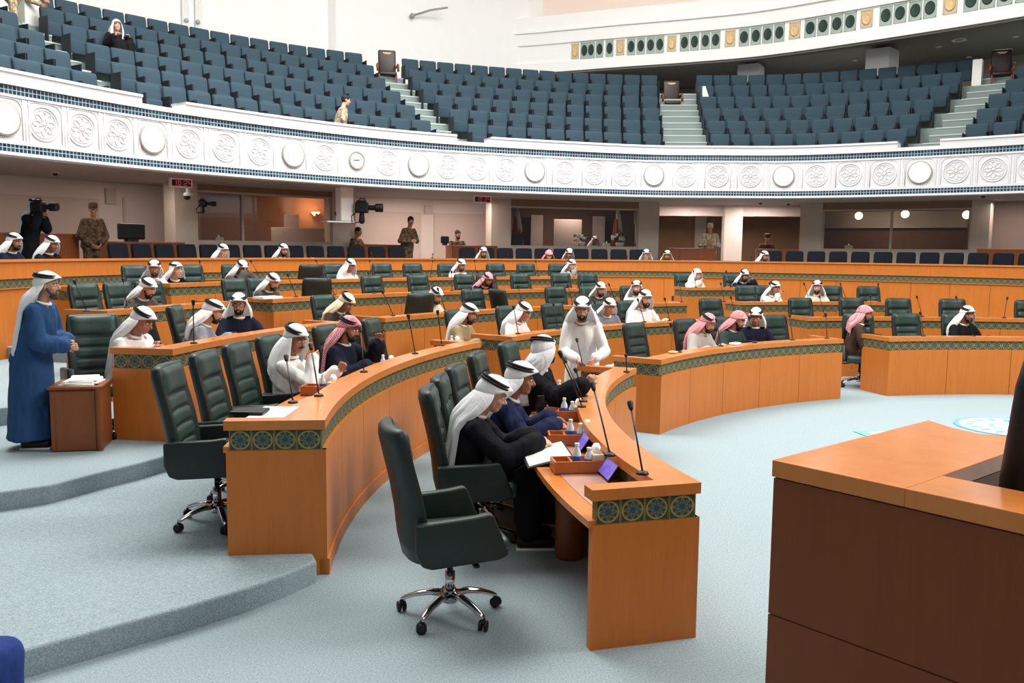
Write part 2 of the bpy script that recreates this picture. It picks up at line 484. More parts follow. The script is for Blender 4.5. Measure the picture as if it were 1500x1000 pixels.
def head_bits(root, hc, Rh, beard, brows=True, glasses=False, hairm='hair'):
    def P(x, y, z): return hc + Rh @ V((x, y, z))
    e = MB()
    for s in (-1, 1):
        e.ball(P(.031 * s, .079, .012), (.0125, .0115, .0085), Rh, 10, 7)
        e.ball(P(.031 * s, .0898, .011), (.0055, .003, .0055), Rh, 8, 5, mi=1)
    obj('eyes', e, [M_['eye_white'], M_['iris']], root, smooth=True)
    if brows:
        b = MB()
        for s in (-1, 1): b.tube([P(.012 * s, .094, .031), P(.03 * s, .092, .038), P(.05 * s, .079, .032)], [.004, .005, .003], 6)
        obj('eyebrows', b, M_['hair'], root, smooth=True)
    if beard in ('full', 'long', 'trim'):
        b = MB(); g = {'full': 1.0, 'long': 1.25, 'trim': .8}[beard]
        b.ball(P(0, .052, -.088 - .01 * g), (.05, .046, .038 * g), Rh)
        for s in (-1, 1):
            b.cap(P(.06 * s, .012, -.02), P(.042 * s, .05, -.078), .013, .02 * g)
            b.cap(P(.024 * s, .088, -.075), P(.042 * s, .066, -.075), .014, .016)
            b.cap(P(0, .101, -.039), P(.024 * s, .092, -.045), .0075, .006)
            b.cap(P(.024 * s, .092, -.045), P(.03 * s, .084, -.07), .006, .009)
        obj('beard', fuse(b, .006, 2, 'beard'), M_[hairm], root)
    elif beard == 'moustache':
        b = MB()
        for s in (-1, 1): b.tube([P(0, .107, -.037), P(.016 * s, .102, -.04), P(.03 * s, .09, -.048)], [.008, .0075, .003], 7)
        obj('moustache', b, M_[hairm], root, smooth=True)
    if glasses:
        b = MB()
        for s in (-1, 1):
            b.tube([P(.033 * s + .024 * math.cos(2 * PI * k / 16), .105, .01 + .018 * math.sin(2 * PI * k / 16)) for k in range(16)], .0028, 6, True)
            b.tube([P(.057 * s, .103, .014), P(.078 * s, .05, .014), P(.083 * s, -.005, .012)], .0025, 6)
        b.tube([P(-.009, .106, .013), P(.009, .106, .013)], .0025, 6)
        obj('spectacles', b, M_['glasses'], root, smooth=True)

def scarf_mesh(hc, Rh, sc, Rt, style='front', front=.26, back=.14, open_=None, seed=0):
    mb = MB(); NU = 72; A, B = .0985, .121
    peak = 1.0
    def head_pt(phi, zl, k=1.0, peakf=0.0):
        q = max(0.0, 1 - ((zl - .02) / .13) ** 2) ** .5
        x = math.sin(phi) * A * q * k; y = math.cos(phi) * B * q * k - .010
        y += peakf * max(0, math.cos(phi)) ** 5
        return hc + Rh @ V((x, y, zl))
    hijab = style == 'hijab'
    po = rad(open_ if open_ is not None else {'front': 62, 'back': 78, 'wide': 66, 'hijab': 50}[style])
    def brow(phi):
        c = math.cos(phi)
        return .062 * max(0, c) + (.02 if c > 0 else .02 + .03 * c)
    rs = []
    for i in range(9):
        t = i / 8; row = []
        for j in range(NU):
            phi = 2 * PI * j / NU; zb = brow(phi)
            z = .150 - (.150 - zb) * t ** 1.25
            row.append(head_pt(phi, z, 1.0 + .05 * t * (math.cos(phi) > 0), .028 * t * t * t))
        rs.append(row)
    top = len(mb.v); mb.rings(rs, caps=False)
    mb.add([rs[0][j] for j in range(NU)], [list(range(NU))])
    # the fall of the cloth behind and beside the face
    n = 60; NV = 16; rows = [[] for _ in range(NV + 1)]
    fall = V((0, 0, -1))
    for j in range(n + 1):
        phi = po + (2 * PI - 2 * po) * j / n
        w = (1 - math.cos(phi)) / 2
        sgn = 1 if phi < PI else -1
        P0 = head_pt(phi, brow(phi), 1.03)
        out = (Rh @ V((math.sin(phi), math.cos(phi), 0))); out.z *= .3
        P1 = P0 + fall * .10 + out * (.014 + .075 * w)
        p2 = phi
        if style == 'back': p2 = PI + (phi - PI) * .60
        if style == 'wide': p2 = PI + (phi - PI) * .8
        sx, cy = math.sin(p2), math.cos(p2)
        kx = .145 + .085 * max(0, min(1, (w - .25) / .4)) + (.02 if style == 'wide' else 0)
        if hijab: tgt = V((sx * (.10 + .08 * w), cy * .12 + (.03 if cy > 0 else 0), -.03 - .04 * abs(sx)))
        else: tgt = V((sx * kx, cy * (.155 if cy > 0 else .165) - .015, .005 - .085 * abs(sx) - .02 * (1 - abs(sx)) * (cy > 0)))
        P2 = sc + Rt @ tgt
        wb = max(0, min(1, (w - .35) / .4)) if style != 'back' else max(0, min(1, (w - .25) / .3))
        L = front * (1 - wb) + back * wb
        dirn = (Rt @ V((sx * .05, .16 if wb < .5 else -.10, -1))).normalized()
        dirn = (dirn + fall * .9).normalized()
        P3 = P2 + dirn * L
        fold = math.sin(phi * 11 + seed * 2.1) * .6 + math.sin(phi * 17 + seed) * .4
        for i in range(NV + 1):
            v = i / NV
            if v < .6:
                u = v / .6; p = P0 * (1 - u) ** 2 + P1 * (2 * u * (1 - u)) + P2 * (u * u)
            else: p = P2.lerp(P3, (v - .6) / .4)
            o2 = Rt @ V((sx, cy, .15))
            p = p + o2 * (fold * .011 * min(1, v * 1.6)) + o2 * (.012 * math.sin(PI * min(1, v / .6)))
            rows[i].append(p)
    mb.rings(rows, caps=False, closed=False)
    return mb

def cord_mesh(hc, Rh, tilt=0.0, drop=0.0):
    mb = MB()
    for k, (dz, r) in enumerate(((.094, .1015), (.113, .0925))):
        pts = []
        for j in range(32):
            a = 2 * PI * j / 32
            x = math.sin(a) * r * .92; y = math.cos(a) * r * 1.12 - .012
            z = dz - drop + math.cos(a) * -.016 + tilt * math.cos(a)
            pts.append(hc + Rh @ V((x, y, z)))
        mb.tube(pts, .0115, 8, True)
    return mb

def person(label, loc, head, pose='sit', floor=0.0, lean=12, side_lean=0, yaw=0, pitch=10, roll=0, hands=None, curl=(.5, .5), hand_dir=None,
           robe='thobe', coat=None, skin='skin', scarf='ghutra', style='front', fl=.26, bl=.14, open_=None, beard='full', hairm='hair', glasses=False,
           agal=True, tilt=0.0, seat=.50, hero=False, cap=None, far=False, drop=0.0, size=1.0, twist=0, neck=.0, shoes=False, group=None, name='person'):
    """head = compass heading (degrees, world) the body faces; the body is built facing +Y"""
    root_loc = (loc[0], loc[1], floor)
    # joints
    if pose == 'sit': hip = V((0, -.06, seat + .09 - drop))
    else: hip = V((0, 0, .94))
    Rt = Matrix.Rotation(rad(twist), 3, 'Z') @ Matrix.Rotation(rad(-lean), 3, 'X') @ Matrix.Rotation(rad(side_lean), 3, 'Y')
    tl = .455 if pose == 'sit' else .50
    nb = hip + Rt @ V((0, -.01, tl))
    sh = {s: nb + Rt @ V((.168 * s, -.005, -.062)) for s in (-1, 1)}
    Rh = rot_head(yaw + twist, pitch, roll)
    hc = nb + Rt @ V((0, .02 + neck, .085)) + Rh @ V((0, .012, .095))
    if hands is None: hands = {-1: V((-.15, .40, .80)), 1: V((.15, .40, .80))} if pose == 'sit' else {-1: V((-.24, .06, .86)), 1: V((.24, .06, .86))}
    else: hands = {-1: V(hands[0]), 1: V(hands[1])}
    elb = {}; wr = {}
    for s in (-1, 1):
        elb[s], wr[s] = limb_joint(sh[s], hands[s], .30, .27, V((.75 * s, -.25, -1.1)))
    if pose == 'sit':
        knee = {s: V((.13 * s, .38, seat + .06)) for s in (-1, 1)}; ank = {s: V((.12 * s, .40, .09)) for s in (-1, 1)}
    else:
        knee = {s: V((.10 * s, .02, .50)) for s in (-1, 1)}; ank = {s: V((.10 * s, -.01, .09)) for s in (-1, 1)}
    # continuous body
    b = MB(); add_head(b, hc, Rh)
    b.cap(nb + Rt @ V((0, -.01, -.03)), hc + Rh @ V((0, -.02, -.06)), .056, .054)
    rs = []
    for t, rx, ry in ((-.10, .12, .09), (0, .155, .105), (.18, .135, .095), (.34, .15, .10), (.43, .14, .085), (.485, .07, .06)):
        c = hip + Rt @ V((0, -.01 * (t > 0), t * tl / .49))
        rs.append([c + Rt @ V((rx * math.cos(2 * PI * j / 20), ry * math.sin(2 * PI * j / 20), 0)) for j in range(20)])
    b.rings(rs)
    for s in (-1, 1):
        b.cap(nb + Rt @ V((.05 * s, 0, -.045)), sh[s], .05, .05)
        b.cap(sh[s], elb[s], .046, .036); b.cap(elb[s], wr[s], .034, .025)
        fd = (wr[s] - elb[s]).normalized()
        if hand_dir and hand_dir.get(s) is not None: fd = V(hand_dir[s]).normalized()
        pn = V((-.35 * s, .1, -1)) if pose == 'sit' else V((-s, 0, -.1))
        if hand_dir and hand_dir.get((s, 'n')) is not None: pn = V(hand_dir[(s, 'n')])
        add_hand(b, wr[s], fd, pn, -s, curl[0 if s < 0 else 1], 1.0 if not far else 1.08, 1.0 if hero else 1.15)
        b.cap(hip + V((.085 * s, 0, -.02)), knee[s], .075, .055); b.cap(knee[s], ank[s], .052, .036)
        b.cap(ank[s] + V((0, -.03, -.05)), ank[s] + V((0, .14, -.06)), .035, .03)
    root = obj(name, fuse(b, .0062 if hero else .0095, 3, 'person'), M_[skin], loc=root_loc, rz=rad(head - 90))
    if size != 1.0: root.scale = (size,) * 3
    tag(root, label, 'person', group)
    head_bits(root, hc, Rh, beard, True, glasses, hairm)
    # robe: torso, sleeves, skirt or trousers in one cloth
    wide = robe in ('bisht', 'coat')
    k = .022 if wide else .008
    r = MB(); rs = []
    for t, rx, ry in ((-.11, .19, .155), (0, .19, .15), (.12, .175, .14), (.28, .185, .14), (.36, .175, .125), (.43, .13, .10), (.478, .085, .078)):
        c = hip + Rt @ V((0, -.005, t * tl / .49))
        rs.append([c + Rt @ V(((rx + k) * math.cos(2 * PI * j / 24), (ry + k) * math.sin(2 * PI * j / 24), 0)) for j in range(24)])
    r.rings(rs)
    for s in (-1, 1):
        r.cap(nb + Rt @ V((.05 * s, -.005, -.055)), sh[s] + Rt @ V((-.01 * s, 0, -.012)), .056 + k, .058 + k)
        w1 = wr[s] + (elb[s] - wr[s]).normalized() * .03
        e2 = elb[s] + V((0, 0, -.012))
        r.cap(sh[s], e2, .06 + k, .054 + k * 1.4); r.cap(e2, w1, .056 + k * 1.6, .047 + k * 1.8)
        if wide: r.cap(e2 + V((0, 0, -.02)), w1 + V((0, 0, -.03)), .05, .05)
        if pose == 'sit':
            r.cap(hip + V((.085 * s, .02, -.02)), knee[s], .10 + k, .082 + k); r.cap(knee[s], ank[s] + V((0, 0, .05)), .08 + k, .075 + k)
        elif robe == 'uniform':
            r.cap(hip + V((.085 * s, 0, -.04)), knee[s], .10, .078); r.cap(knee[s], ank[s] + V((0, 0, .0)), .076, .064)
    if pose == 'sit':
        r.cap(hip + V((0, .05, -.03)), (knee[-1] + knee[1]) / 2 + V((0, -.02, -.02)), .10, .075)
        if robe != 'uniform': r.cap((knee[-1] + knee[1]) / 2 + V((0, -.01, -.05)), (ank[-1] + ank[1]) / 2 + V((0, 0, .06)), .075, .085)
    elif robe != 'uniform':
        rs = []
        for t, rx, ry in ((0, .19, .15), (.25, .20, .165), (.55, .215, .185), (.84, .245 if wide else .225, .21)):
            c = hip + V((0, -.01 - t * .02, -t))
            rs.append([c + V(((rx + k) * math.cos(2 * PI * j / 28) * (1 + .04 * math.sin(j * 2.7) * t), (ry + k) * math.sin(2 * PI * j / 28) * (1 + .05 * math.sin(j * 3.1) * t), 0)) for j in range(28)])
        r.rings(rs)
    obj({'uniform': 'uniform', 'bisht': 'cloak', 'coat': 'coat'}.get(robe, 'robe'), fuse(r, .012 if hero else .017, 5, 'robe', .016 if robe != 'uniform' else .01), M_[coat or 'thobe'], root)
    if robe != 'uniform' and style != 'hijab':
        c = MB(); c.tube([nb + Rt @ V((.066 * math.sin(2 * PI * j / 20), .062 * math.cos(2 * PI * j / 20) + .002, .012)) for j in range(20)], [.015] * 20, 8, True)
        obj('collar', c, M_['collar'], root, smooth=True)
    if cap is None and scarf:
        s_ = scarf_mesh(hc, Rh, nb, Rt, style, fl, bl, open_, rnd.random() * 9)
        o = obj('head_scarf', s_, M_[scarf], root, smooth=True)
        m = o.modifiers.new('t', 'SOLIDIFY'); m.thickness = .006; m.offset = 1
        if agal and style != 'hijab': obj('head_cord', cord_mesh(hc, Rh, tilt), M_['agal'], root, smooth=True)
    elif cap:
        c = MB(); P = lambda x, y, z: hc + Rh @ V((x, y, z))
        if cap in ('cap', 'bush'):
            rs = []
            for z, q in ((.04, 1.06), (.08, 1.07), (.125, .98), (.14, .5)):
                rs.append([P(.085 * q * math.cos(2 * PI * j / 20), .105 * q * math.sin(2 * PI * j / 20) - .01, z) for j in range(20)])
            c.rings(rs)
            pts = [P(.075 * math.cos(a), .09 + .075 * math.sin(a), .045) for a in [PI * i / 10 for i in range(11)]]
            lo = [p + Rh @ V((0, 0, -.012)) for p in pts]
            c.rings([pts, lo])
            obj('cap', c, M_[coat], root, smooth=False)
        elif cap == 'hair':
            c.ball(P(0, -.02, .045), (.084, .102, .094), Rh); c.ball(P(0, -.04, 0), (.08, .07, .07), Rh)
            obj('hair', c, M_['hair'], root, smooth=True)
    if shoes or (hero and pose == 'sit'):
        for s in (-1, 1):
            f = MB(); a = ank[s]; f.rbox(a + V((0, .05, -.035)), (.10, .28, .09), .035); 
            o = obj('shoe', f, M_['black'], root, smooth=True)
            g = MB(); g.rbox(a + V((0, .05, -.08)), (.105, .29, .022), .01); obj('sole', g, M_['offwhite'], o)
    return root
# ------------------------------------------------------------------ hall plan
C0 = V((7.65, 6.75, 0))                       # middle of the well; every desk row runs round it
RAD = [6.90, 8.95, 11.00, 13.05, 15.10]       # well side of each desk row
TZ = [0.0, .15, .30, .49, .67]                # floor behind each desk row
def pol(R, deg, z=0.0): return V((C0.x + R * math.cos(rad(deg)), C0.y + R * math.sin(rad(deg)), z))
def deg_at(px, R, z, lo=60.0, hi=184.0):
    """bearing on circle R whose point shows at picture column px (far branch)"""
    best = None
    n = 900
    for i in range(n + 1):
        d = lo + (hi - lo) * i / n
        e = abs(proj(pol(R, d, z))[0] - px)
        if best is None or e < best[0] - .3: best = (e, d)
    return best[1]

def spline(pts, per=24):
    P = [V((p[0], p[1], 0)) for p in pts]; P = [2 * P[0] - P[1]] + P + [2 * P[-1] - P[-2]]; out = []
    for i in range(1, len(P) - 2):
        for k in range(per):
            t = k / per; a, b, c, d = P[i - 1], P[i], P[i + 1], P[i + 2]
            out.append(.5 * ((2 * b) + (c - a) * t + (2 * a - 5 * b + 4 * c - d) * t * t + (3 * b - a - 3 * c + d) * t ** 3))
    out.append(P[-2]); return out
class Curve:
    """a plan curve with arc length; offsets go away from the hall"""
    def __init__(s, pts):
        s.p = pts; s.s = [0.0]
        for a, b in zip(pts, pts[1:]): s.s.append(s.s[-1] + (b - a).length)
        s.L = s.s[-1]
    def pos(s, q):
        q = min(max(q, 0), s.L); lo, hi = 0, len(s.s) - 1
        while hi - lo > 1:
            m = (lo + hi) // 2
            if s.s[m] <= q: lo = m
            else: hi = m
        t = (q - s.s[lo]) / max(1e-9, s.s[hi] - s.s[lo]); return s.p[lo].lerp(s.p[hi], t)
    def tan(s, q): return (s.pos(q + .05) - s.pos(q - .05)).normalized()
    def nor(s, q):
        t = s.tan(q); return V((-t.y, t.x, 0))      # left of travel = outward when running left to right
    def off(s, q, d, z=0.0):
        p = s.pos(q) + s.nor(q) * d; return V((p.x, p.y, z))
    def find(s, px, d, z):
        best = None; n = 1200
        for i in range(n + 1):
            q = s.L * i / n; e = abs(proj(s.off(q, d, z))[0] - px)
            if best is None or e < best[0]: best = (e, q)
        return best[1]
    def offset(s, d, n=160): return Curve([s.off(s.L * i / n, d) for i in range(n + 1)])
BALC = Curve(spline([(-9.6, 10.5), (-9.25, 12.4), (-8.49, 14.6), (-6.38, 18.3), (-2.56, 22.0), (2.8, 24.2), (5.67, 24.4), (8.34, 23.9), (12.3, 21.2), (14.6, 18.2), (15.8, 15.0)]))
PARA = Curve([V((3.1 + 10.6 * math.cos(rad(a)), 12.1 + 10.6 * math.sin(rad(a)), 0)) for a in [190 - i * 1.5 for i in range(134)]])

def wall_strip(mb, cv, d0, d1, z0, z1, q0=0.0, q1=None, step=.25, tile=None):
    """solid strip along a plan curve between two offsets"""
    q1 = cv.L if q1 is None else q1; n = max(1, int((q1 - q0) / step)); qs = [q0 + (q1 - q0) * i / n for i in range(n + 1)]
    vs = []
    for q in qs: vs += [cv.off(q, d0, z0), cv.off(q, d1, z0), cv.off(q, d1, z1), cv.off(q, d0, z1)]
    fs, uv = [], []
    tl = tile or 1.0; nv = (z1 - z0) / tl
    for i in range(n):
        a, b = i * 4, i * 4 + 4; u0, u1 = qs[i] / tl, qs[i + 1] / tl
        fs += [(a + 3, a, b, b + 3), (a, a + 1, b + 1, b), (a + 1, a + 2, b + 2, b + 1), (a + 2, a + 3, b + 3, b + 2)]
        uv += [((u0, nv), (u0, 0), (u1, 0), (u1, nv)), ((u0, 0), (u0, .1), (u1, .1), (u1, 0)), ((u0, 0), (u0, nv), (u1, nv), (u1, 0)), ((u0, .1), (u0, 0), (u1, 0), (u1, .1))]
    fs += [(0, 3, 2, 1), (n * 4, n * 4 + 1, n * 4 + 2, n * 4 + 3)]; uv += [((0, 0),) * 4] * 2
    mb.add(vs, fs, uv if tile else None)

# ------------------------------------------------------------------ floor and terraces
m = MB(); m.box((4, 10, -.06), (60, 60, .12)); struct('floor', m, M_['carpet'])
def terrace(n, z, R, d_end, left):
    arc = [pol(R, 40 + (d_end - 40) * i / 90) for i in range(91)]
    pts = [(p.x, p.y) for p in arc] + left
    big = [(-40, 30), (-40, 60), (50, 60), (50, 8)]
    m = MB(); pts = pts + big
    m.poly(pts[::-1], -.05 + TZ[n - 1] * 0, z)
    o = struct('floor_terrace', m, M_['carpet'])
    bv = o.modifiers.new('b', 'BEVEL'); bv.width = .02; bv.segments = 3; bv.limit_method = 'ANGLE'; bv.angle_limit = rad(50)
def L_(pts, z): return [(at(x, y, z).x, at(x, y, z).y) for x, y in pts]
terrace(1, TZ[1], RAD[1] + .10, 186.2, L_([(464, 820), (415, 841), (360, 861), (270, 888), (180, 912), (22, 955), (-250, 1012), (-700, 1080)], TZ[1]) + [(-40, 1)])
terrace(2, TZ[2], RAD[2] + .10, 171.5, L_([(248, 665), (205, 677), (162, 687), (72, 710), (0, 720), (-200, 742), (-600, 775)], TZ[2]) + [(-40, 6)])
terrace(3, TZ[3], RAD[3] + .10, 163.0, L_([(100, 584), (34, 593), (0, 597), (-120, 606), (-500, 628)], TZ[3]) + [(-40, 10)])
terrace(4, TZ[4], RAD[4] + .10, 157.5, [(pol(15.4, 157.6).x, pol(15.4, 157.6).y), (pol(18, 158).x, pol(18, 158).y), (-40, 20)])

# ------------------------------------------------------------------ curved bench desks
TILE = .146
def arc_solid(mb, R0, R1, d0, d1, z0, z1, tile=None):
    n = max(1, int(abs(d1 - d0) / 1.2)); vs = []; ds = [d0 + (d1 - d0) * i / n for i in range(n + 1)]
    for d in ds: vs += [pol(R0, d, z0), pol(R1, d, z0), pol(R1, d, z1), pol(R0, d, z1)]
    fs, uv = [], []
    for i in range(n):
        a, b = i * 4, i * 4 + 4
        u0, u1 = (round(abs(d1 - d0) * PI / 180 * R0 / TILE) * (i / n), round(abs(d1 - d0) * PI / 180 * R0 / TILE) * ((i + 1) / n))
        fs += [(a, a + 3, b + 3, b), (a, b, b + 1, a + 1), (a + 1, b + 1, b + 2, a + 2), (a + 2, b + 2, b + 3, a + 3)]
        uv += [((u0, 0), (u0, 1), (u1, 1), (u1, 0)), ((u0, .98), (u1, .98), (u1, .98), (u0, .98)), ((u0, 0), (u1, 0), (u1, 1), (u0, 1)), ((u0, .98),) * 4]
    w = max(1, round((R1 - R0) / TILE)); e = n * 4
    fs += [(0, 1, 2, 3), (e, e + 3, e + 2, e + 1)]; uv += [((0, 0), (w, 0), (w, 1), (0, 1)), ((0, 0), (0, 1), (w, 1), (w, 0))]
    mb.add(vs, fs, uv if tile else None)

DESK_LBL = {
 'R0L': 'near curved front-row wooden desk with purple tablets and writing men',
 'R0M': 'curved wooden front desk across the well with the red-scarfed men behind it',
 'R0R': 'curved wooden front desk beyond the shaded foreground counter, black-robed man behind it',
 'R1L': 'curved wooden second-row desk with the white-robed man and red-scarfed man in black',
 'R1M': 'curved wooden second-row desk behind the standing man in white',
 'R1R': 'long second-row wooden desk with five empty chairs under the plain panelled wall',
 'R2L': 'curved wooden third-row desk beside the reddish cabinet with papers',
 'R2M': 'curved wooden third-row desk where the smiling bearded man in white sits',
 'R2R': 'third-row wooden desk of two white-robed men before the tall panelled wall',
 'R3L': 'fourth-row wooden desk behind the man in the blue coat with two wide empty chairs',
 'R3M': 'long fourth-row wooden desk where a dark-robed man reads a white sheet',
 'R3R': 'short fourth-row wooden desk with the woman in a white head covering',
 'R4L': 'short fifth-row wooden desk with one empty chair under the wall behind the leaning pair',
 'R4M': 'long fifth-row wooden desk directly under the tall panelled wall',
}
def desk(key, i, d0, d1):
    """d0 left end, d1 right end"""
    R = RAD[i]; zf = TZ[max(0, i - 1)] if i else 0.0; z = TZ[i] if i else 0.0
    zt = z + (.90 if i < 3 else .905)
    base = pol(R + .3, (d0 + d1) / 2, z)
    t = thing('curved_desk', DESK_LBL[key], 'desk', base, 0, 'curved wooden desks')
    t.location = (base.x, base.y, z)
    og = tuple(t.location)
    zb = zt - .20
    # front panels with dark joints
    n = max(2, round(abs(d0 - d1) * PI / 180 * R / .92)); m = MB()
    for k in range(n):
        a = d0 + (d1 - d0) * k / n; b = d0 + (d1 - d0) * (k + 1) / n; g = math.degrees(.004 / R)
        arc_solid(m, R - .02, R + .03, a - g, b + g, zf + (0 if i else .0), zb)
    arc_solid(m, R + .0, R + .05, d0 - .05, d1 + .05, zf + .01, zb - .01)
    if i: arc_solid(m, R - .035, R + .03, d0, d1, zf, zf + .11)
    obj('front_panel', m, M_['wood'], t, origin=og)
    for dd, sg in ((d0, -1), (d1, 1)):
        w = math.degrees(.05 / R)
        m = MB(); arc_solid(m, R - .02, R + .62, dd, dd + sg * w, z, zb); 
        if i: arc_solid(m, R - .02, R + .09, dd, dd + sg * w, zf, z)
        obj('end_panel', m, M_['wood'], t, origin=og)
    m = MB(); arc_solid(m, R + .008, R + .17, d0, d1, zb, zt - .062, True)
    for dd, sg in ((d0, -1), (d1, 1)): arc_solid(m, R + .17, R + .60, dd - sg * math.degrees(.006 / R) * -1, dd + sg * math.degrees(.055 / R), zb, zt - .062, True)
    obj('mosaic_frieze', m, M_['mosaic'], t, origin=og)
    m = MB(); arc_solid(m, R - .018, R + .215, d0 + math.degrees(.01 / R), d1 - math.degrees(.01 / R), zt - .062, zt)
    for dd, sg in ((d0, -1), (d1, 1)): arc_solid(m, R + .215, R + .63, dd - sg * math.degrees(.01 / R), dd + sg * math.degrees(.10 / R), zt - .062, zt)
    obj('rail_cap', m, M_['wood_cap'], t, origin=og)
    m = MB(); arc_solid(m, R + .05, R + .64, d0 - .1, d1 + .1, z + .685, z + .725)
    obj('work_top', m, M_['wood_cap'], t, origin=og)
    m = MB(); arc_solid(m, R + .27, R + .52, d0 - 1.2, d1 + 1.2, z + .72, z + .728); obj('desk_pad', m, M_['desk_pad'], t, origin=og)
    q = max(1, int(abs(d0 - d1) / 9))
    for k in range(q):
        d = d0 + (d1 - d0) * (k + .12) / q; p = pol(R + .36, d)
        m = MB(); m.lathe([(.095, z), (.10, z + .02), (.10, z + .68), (.095, z + .685)], 18, Matrix.Translation((p.x, p.y, 0)))
        obj('leg', m, M_['wood_dark'], t, origin=og, smooth=True)
    return t
DESKS = [('R0L', 0, 196.6, 156.0), ('R0M', 0, 148.7, 113.2), ('R0R', 0, 105.9, 72), ('R1L', 1, 186.8, 154.1), ('R1M', 1, 148.8, 112.6), ('R1R', 1, 106.0, 72),
         ('R2L', 2, 171.8, 153.7), ('R2M', 2, 149.2, 113.0), ('R2R', 2, 106.7, 90.7), ('R3L', 3, 163.3, 153.3), ('R3M', 3, 149.8, 113.0), ('R3R', 3, 107.1, 101.3),
         ('R4L', 4, 157.0, 153.6), ('R4M', 4, 150.6, 113.6)]
for d in DESKS: desk(*d)

# ------------------------------------------------------------------ tall panelled wall round the desks
PZ = 1.95
t = thing('panelled_wall', 'tall curved orange wooden wall with a mosaic band behind the last desks', 'wooden wall', tuple(PARA.off(PARA.L / 2, 0, 0)))
t['kind'] = 'structure'
og = tuple(t.location)
m = MB(); n = 44
for k in range(n): wall_strip(m, PARA, 0, .12, .3, PZ - .42, PARA.L * k / n + .004, PARA.L * (k + 1) / n - .004, .3)
wall_strip(m, PARA, .02, .10, .3, PZ - .42)
obj('wall_panel', m, M_['wood'], t, origin=og)
m = MB(); wall_strip(m, PARA, -.02, .12, PZ - .42, PZ - .285, tile=.137); obj('mosaic_frieze', m, M_['mosaic'], t, origin=og)
m = MB(); wall_strip(m, PARA, -.05, .14, PZ - .285, PZ - .035); wall_strip(m, PARA, -.03, .13, PZ - .435, PZ - .42); obj('upper_panel', m, M_['wood'], t, origin=og)
m = MB(); wall_strip(m, PARA, -.08, .20, PZ - .035, PZ); obj('rail_cap', m, M_['wood_cap'], t, origin=og)

# ------------------------------------------------------------------ counter in the foreground, shade coloured into its panels
ZP = 1.35
A = at(1131, 673, ZP); Fp = at(1360, 615, ZP); I = at(1380, 696, ZP)
e1 = (Fp - A); e1.z = 0; e1.normalize(); e2 = V((e1.y, -e1.x, 0))     # e1 along the left band, e2 along the front
def cp(a, b): return (A.x + e1.x * a + e2.x * b, A.y + e1.y * a + e2.y * b)
la = (Fp - A).dot(e1); wl = (I - A).dot(e2); wf = (I - A).dot(e1)
t = thing('rostrum_counter', 'wooden counter with shaded front panels and a thick orange top in the foreground corner', 'counter', (*cp(.5, .5), 0))
og = tuple(t.location)
out = [cp(0, 0), cp(0, 2.2), cp(wf, 2.2), cp(wf, wl), cp(la * .995, wl + .0)]
# left band with a gently hollowed far edge
far = [cp(la, 0), cp(la - .10, .16), cp(la - .14, .30), cp(la - .06, .48), cp(la + .05, wl)]
m = MB(); m.poly([cp(0, 0), cp(0, wl), *far[::-1]], ZP - .068, ZP); m.poly([cp(0, wl), cp(0, 2.2), cp(wf, 2.2), cp(wf, wl)], ZP - .068, ZP)
me = m.mesh('counter_top', origin=og); fix_normals(me); o = obj('counter_top', me, M_['wood_cap'], t)
bv = o.modifiers.new('b', 'BEVEL'); bv.width = .004; bv.segments = 2; bv.limit_method = 'ANGLE'
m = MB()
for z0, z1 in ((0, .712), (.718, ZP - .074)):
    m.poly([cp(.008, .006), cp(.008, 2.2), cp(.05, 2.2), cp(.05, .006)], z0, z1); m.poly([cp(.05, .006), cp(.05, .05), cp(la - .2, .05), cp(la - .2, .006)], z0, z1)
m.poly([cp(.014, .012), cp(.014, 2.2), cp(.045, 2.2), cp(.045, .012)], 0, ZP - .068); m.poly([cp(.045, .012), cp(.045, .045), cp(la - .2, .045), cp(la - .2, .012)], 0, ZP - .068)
me = m.mesh('counter_panel', origin=og); fix_normals(me); obj('counter_panel', me, M_['wood_podium_shaded'], t)
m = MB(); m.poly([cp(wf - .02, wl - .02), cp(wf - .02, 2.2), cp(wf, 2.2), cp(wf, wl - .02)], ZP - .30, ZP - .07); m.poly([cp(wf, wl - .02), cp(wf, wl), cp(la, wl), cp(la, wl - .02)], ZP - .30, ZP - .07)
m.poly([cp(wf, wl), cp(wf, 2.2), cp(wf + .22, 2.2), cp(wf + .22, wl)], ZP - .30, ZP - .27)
me = m.mesh('inner_shelf', origin=og); fix_normals(me); obj('inner_shelf', me, M_['wood_podium_shaded'], t)
CNT = cp

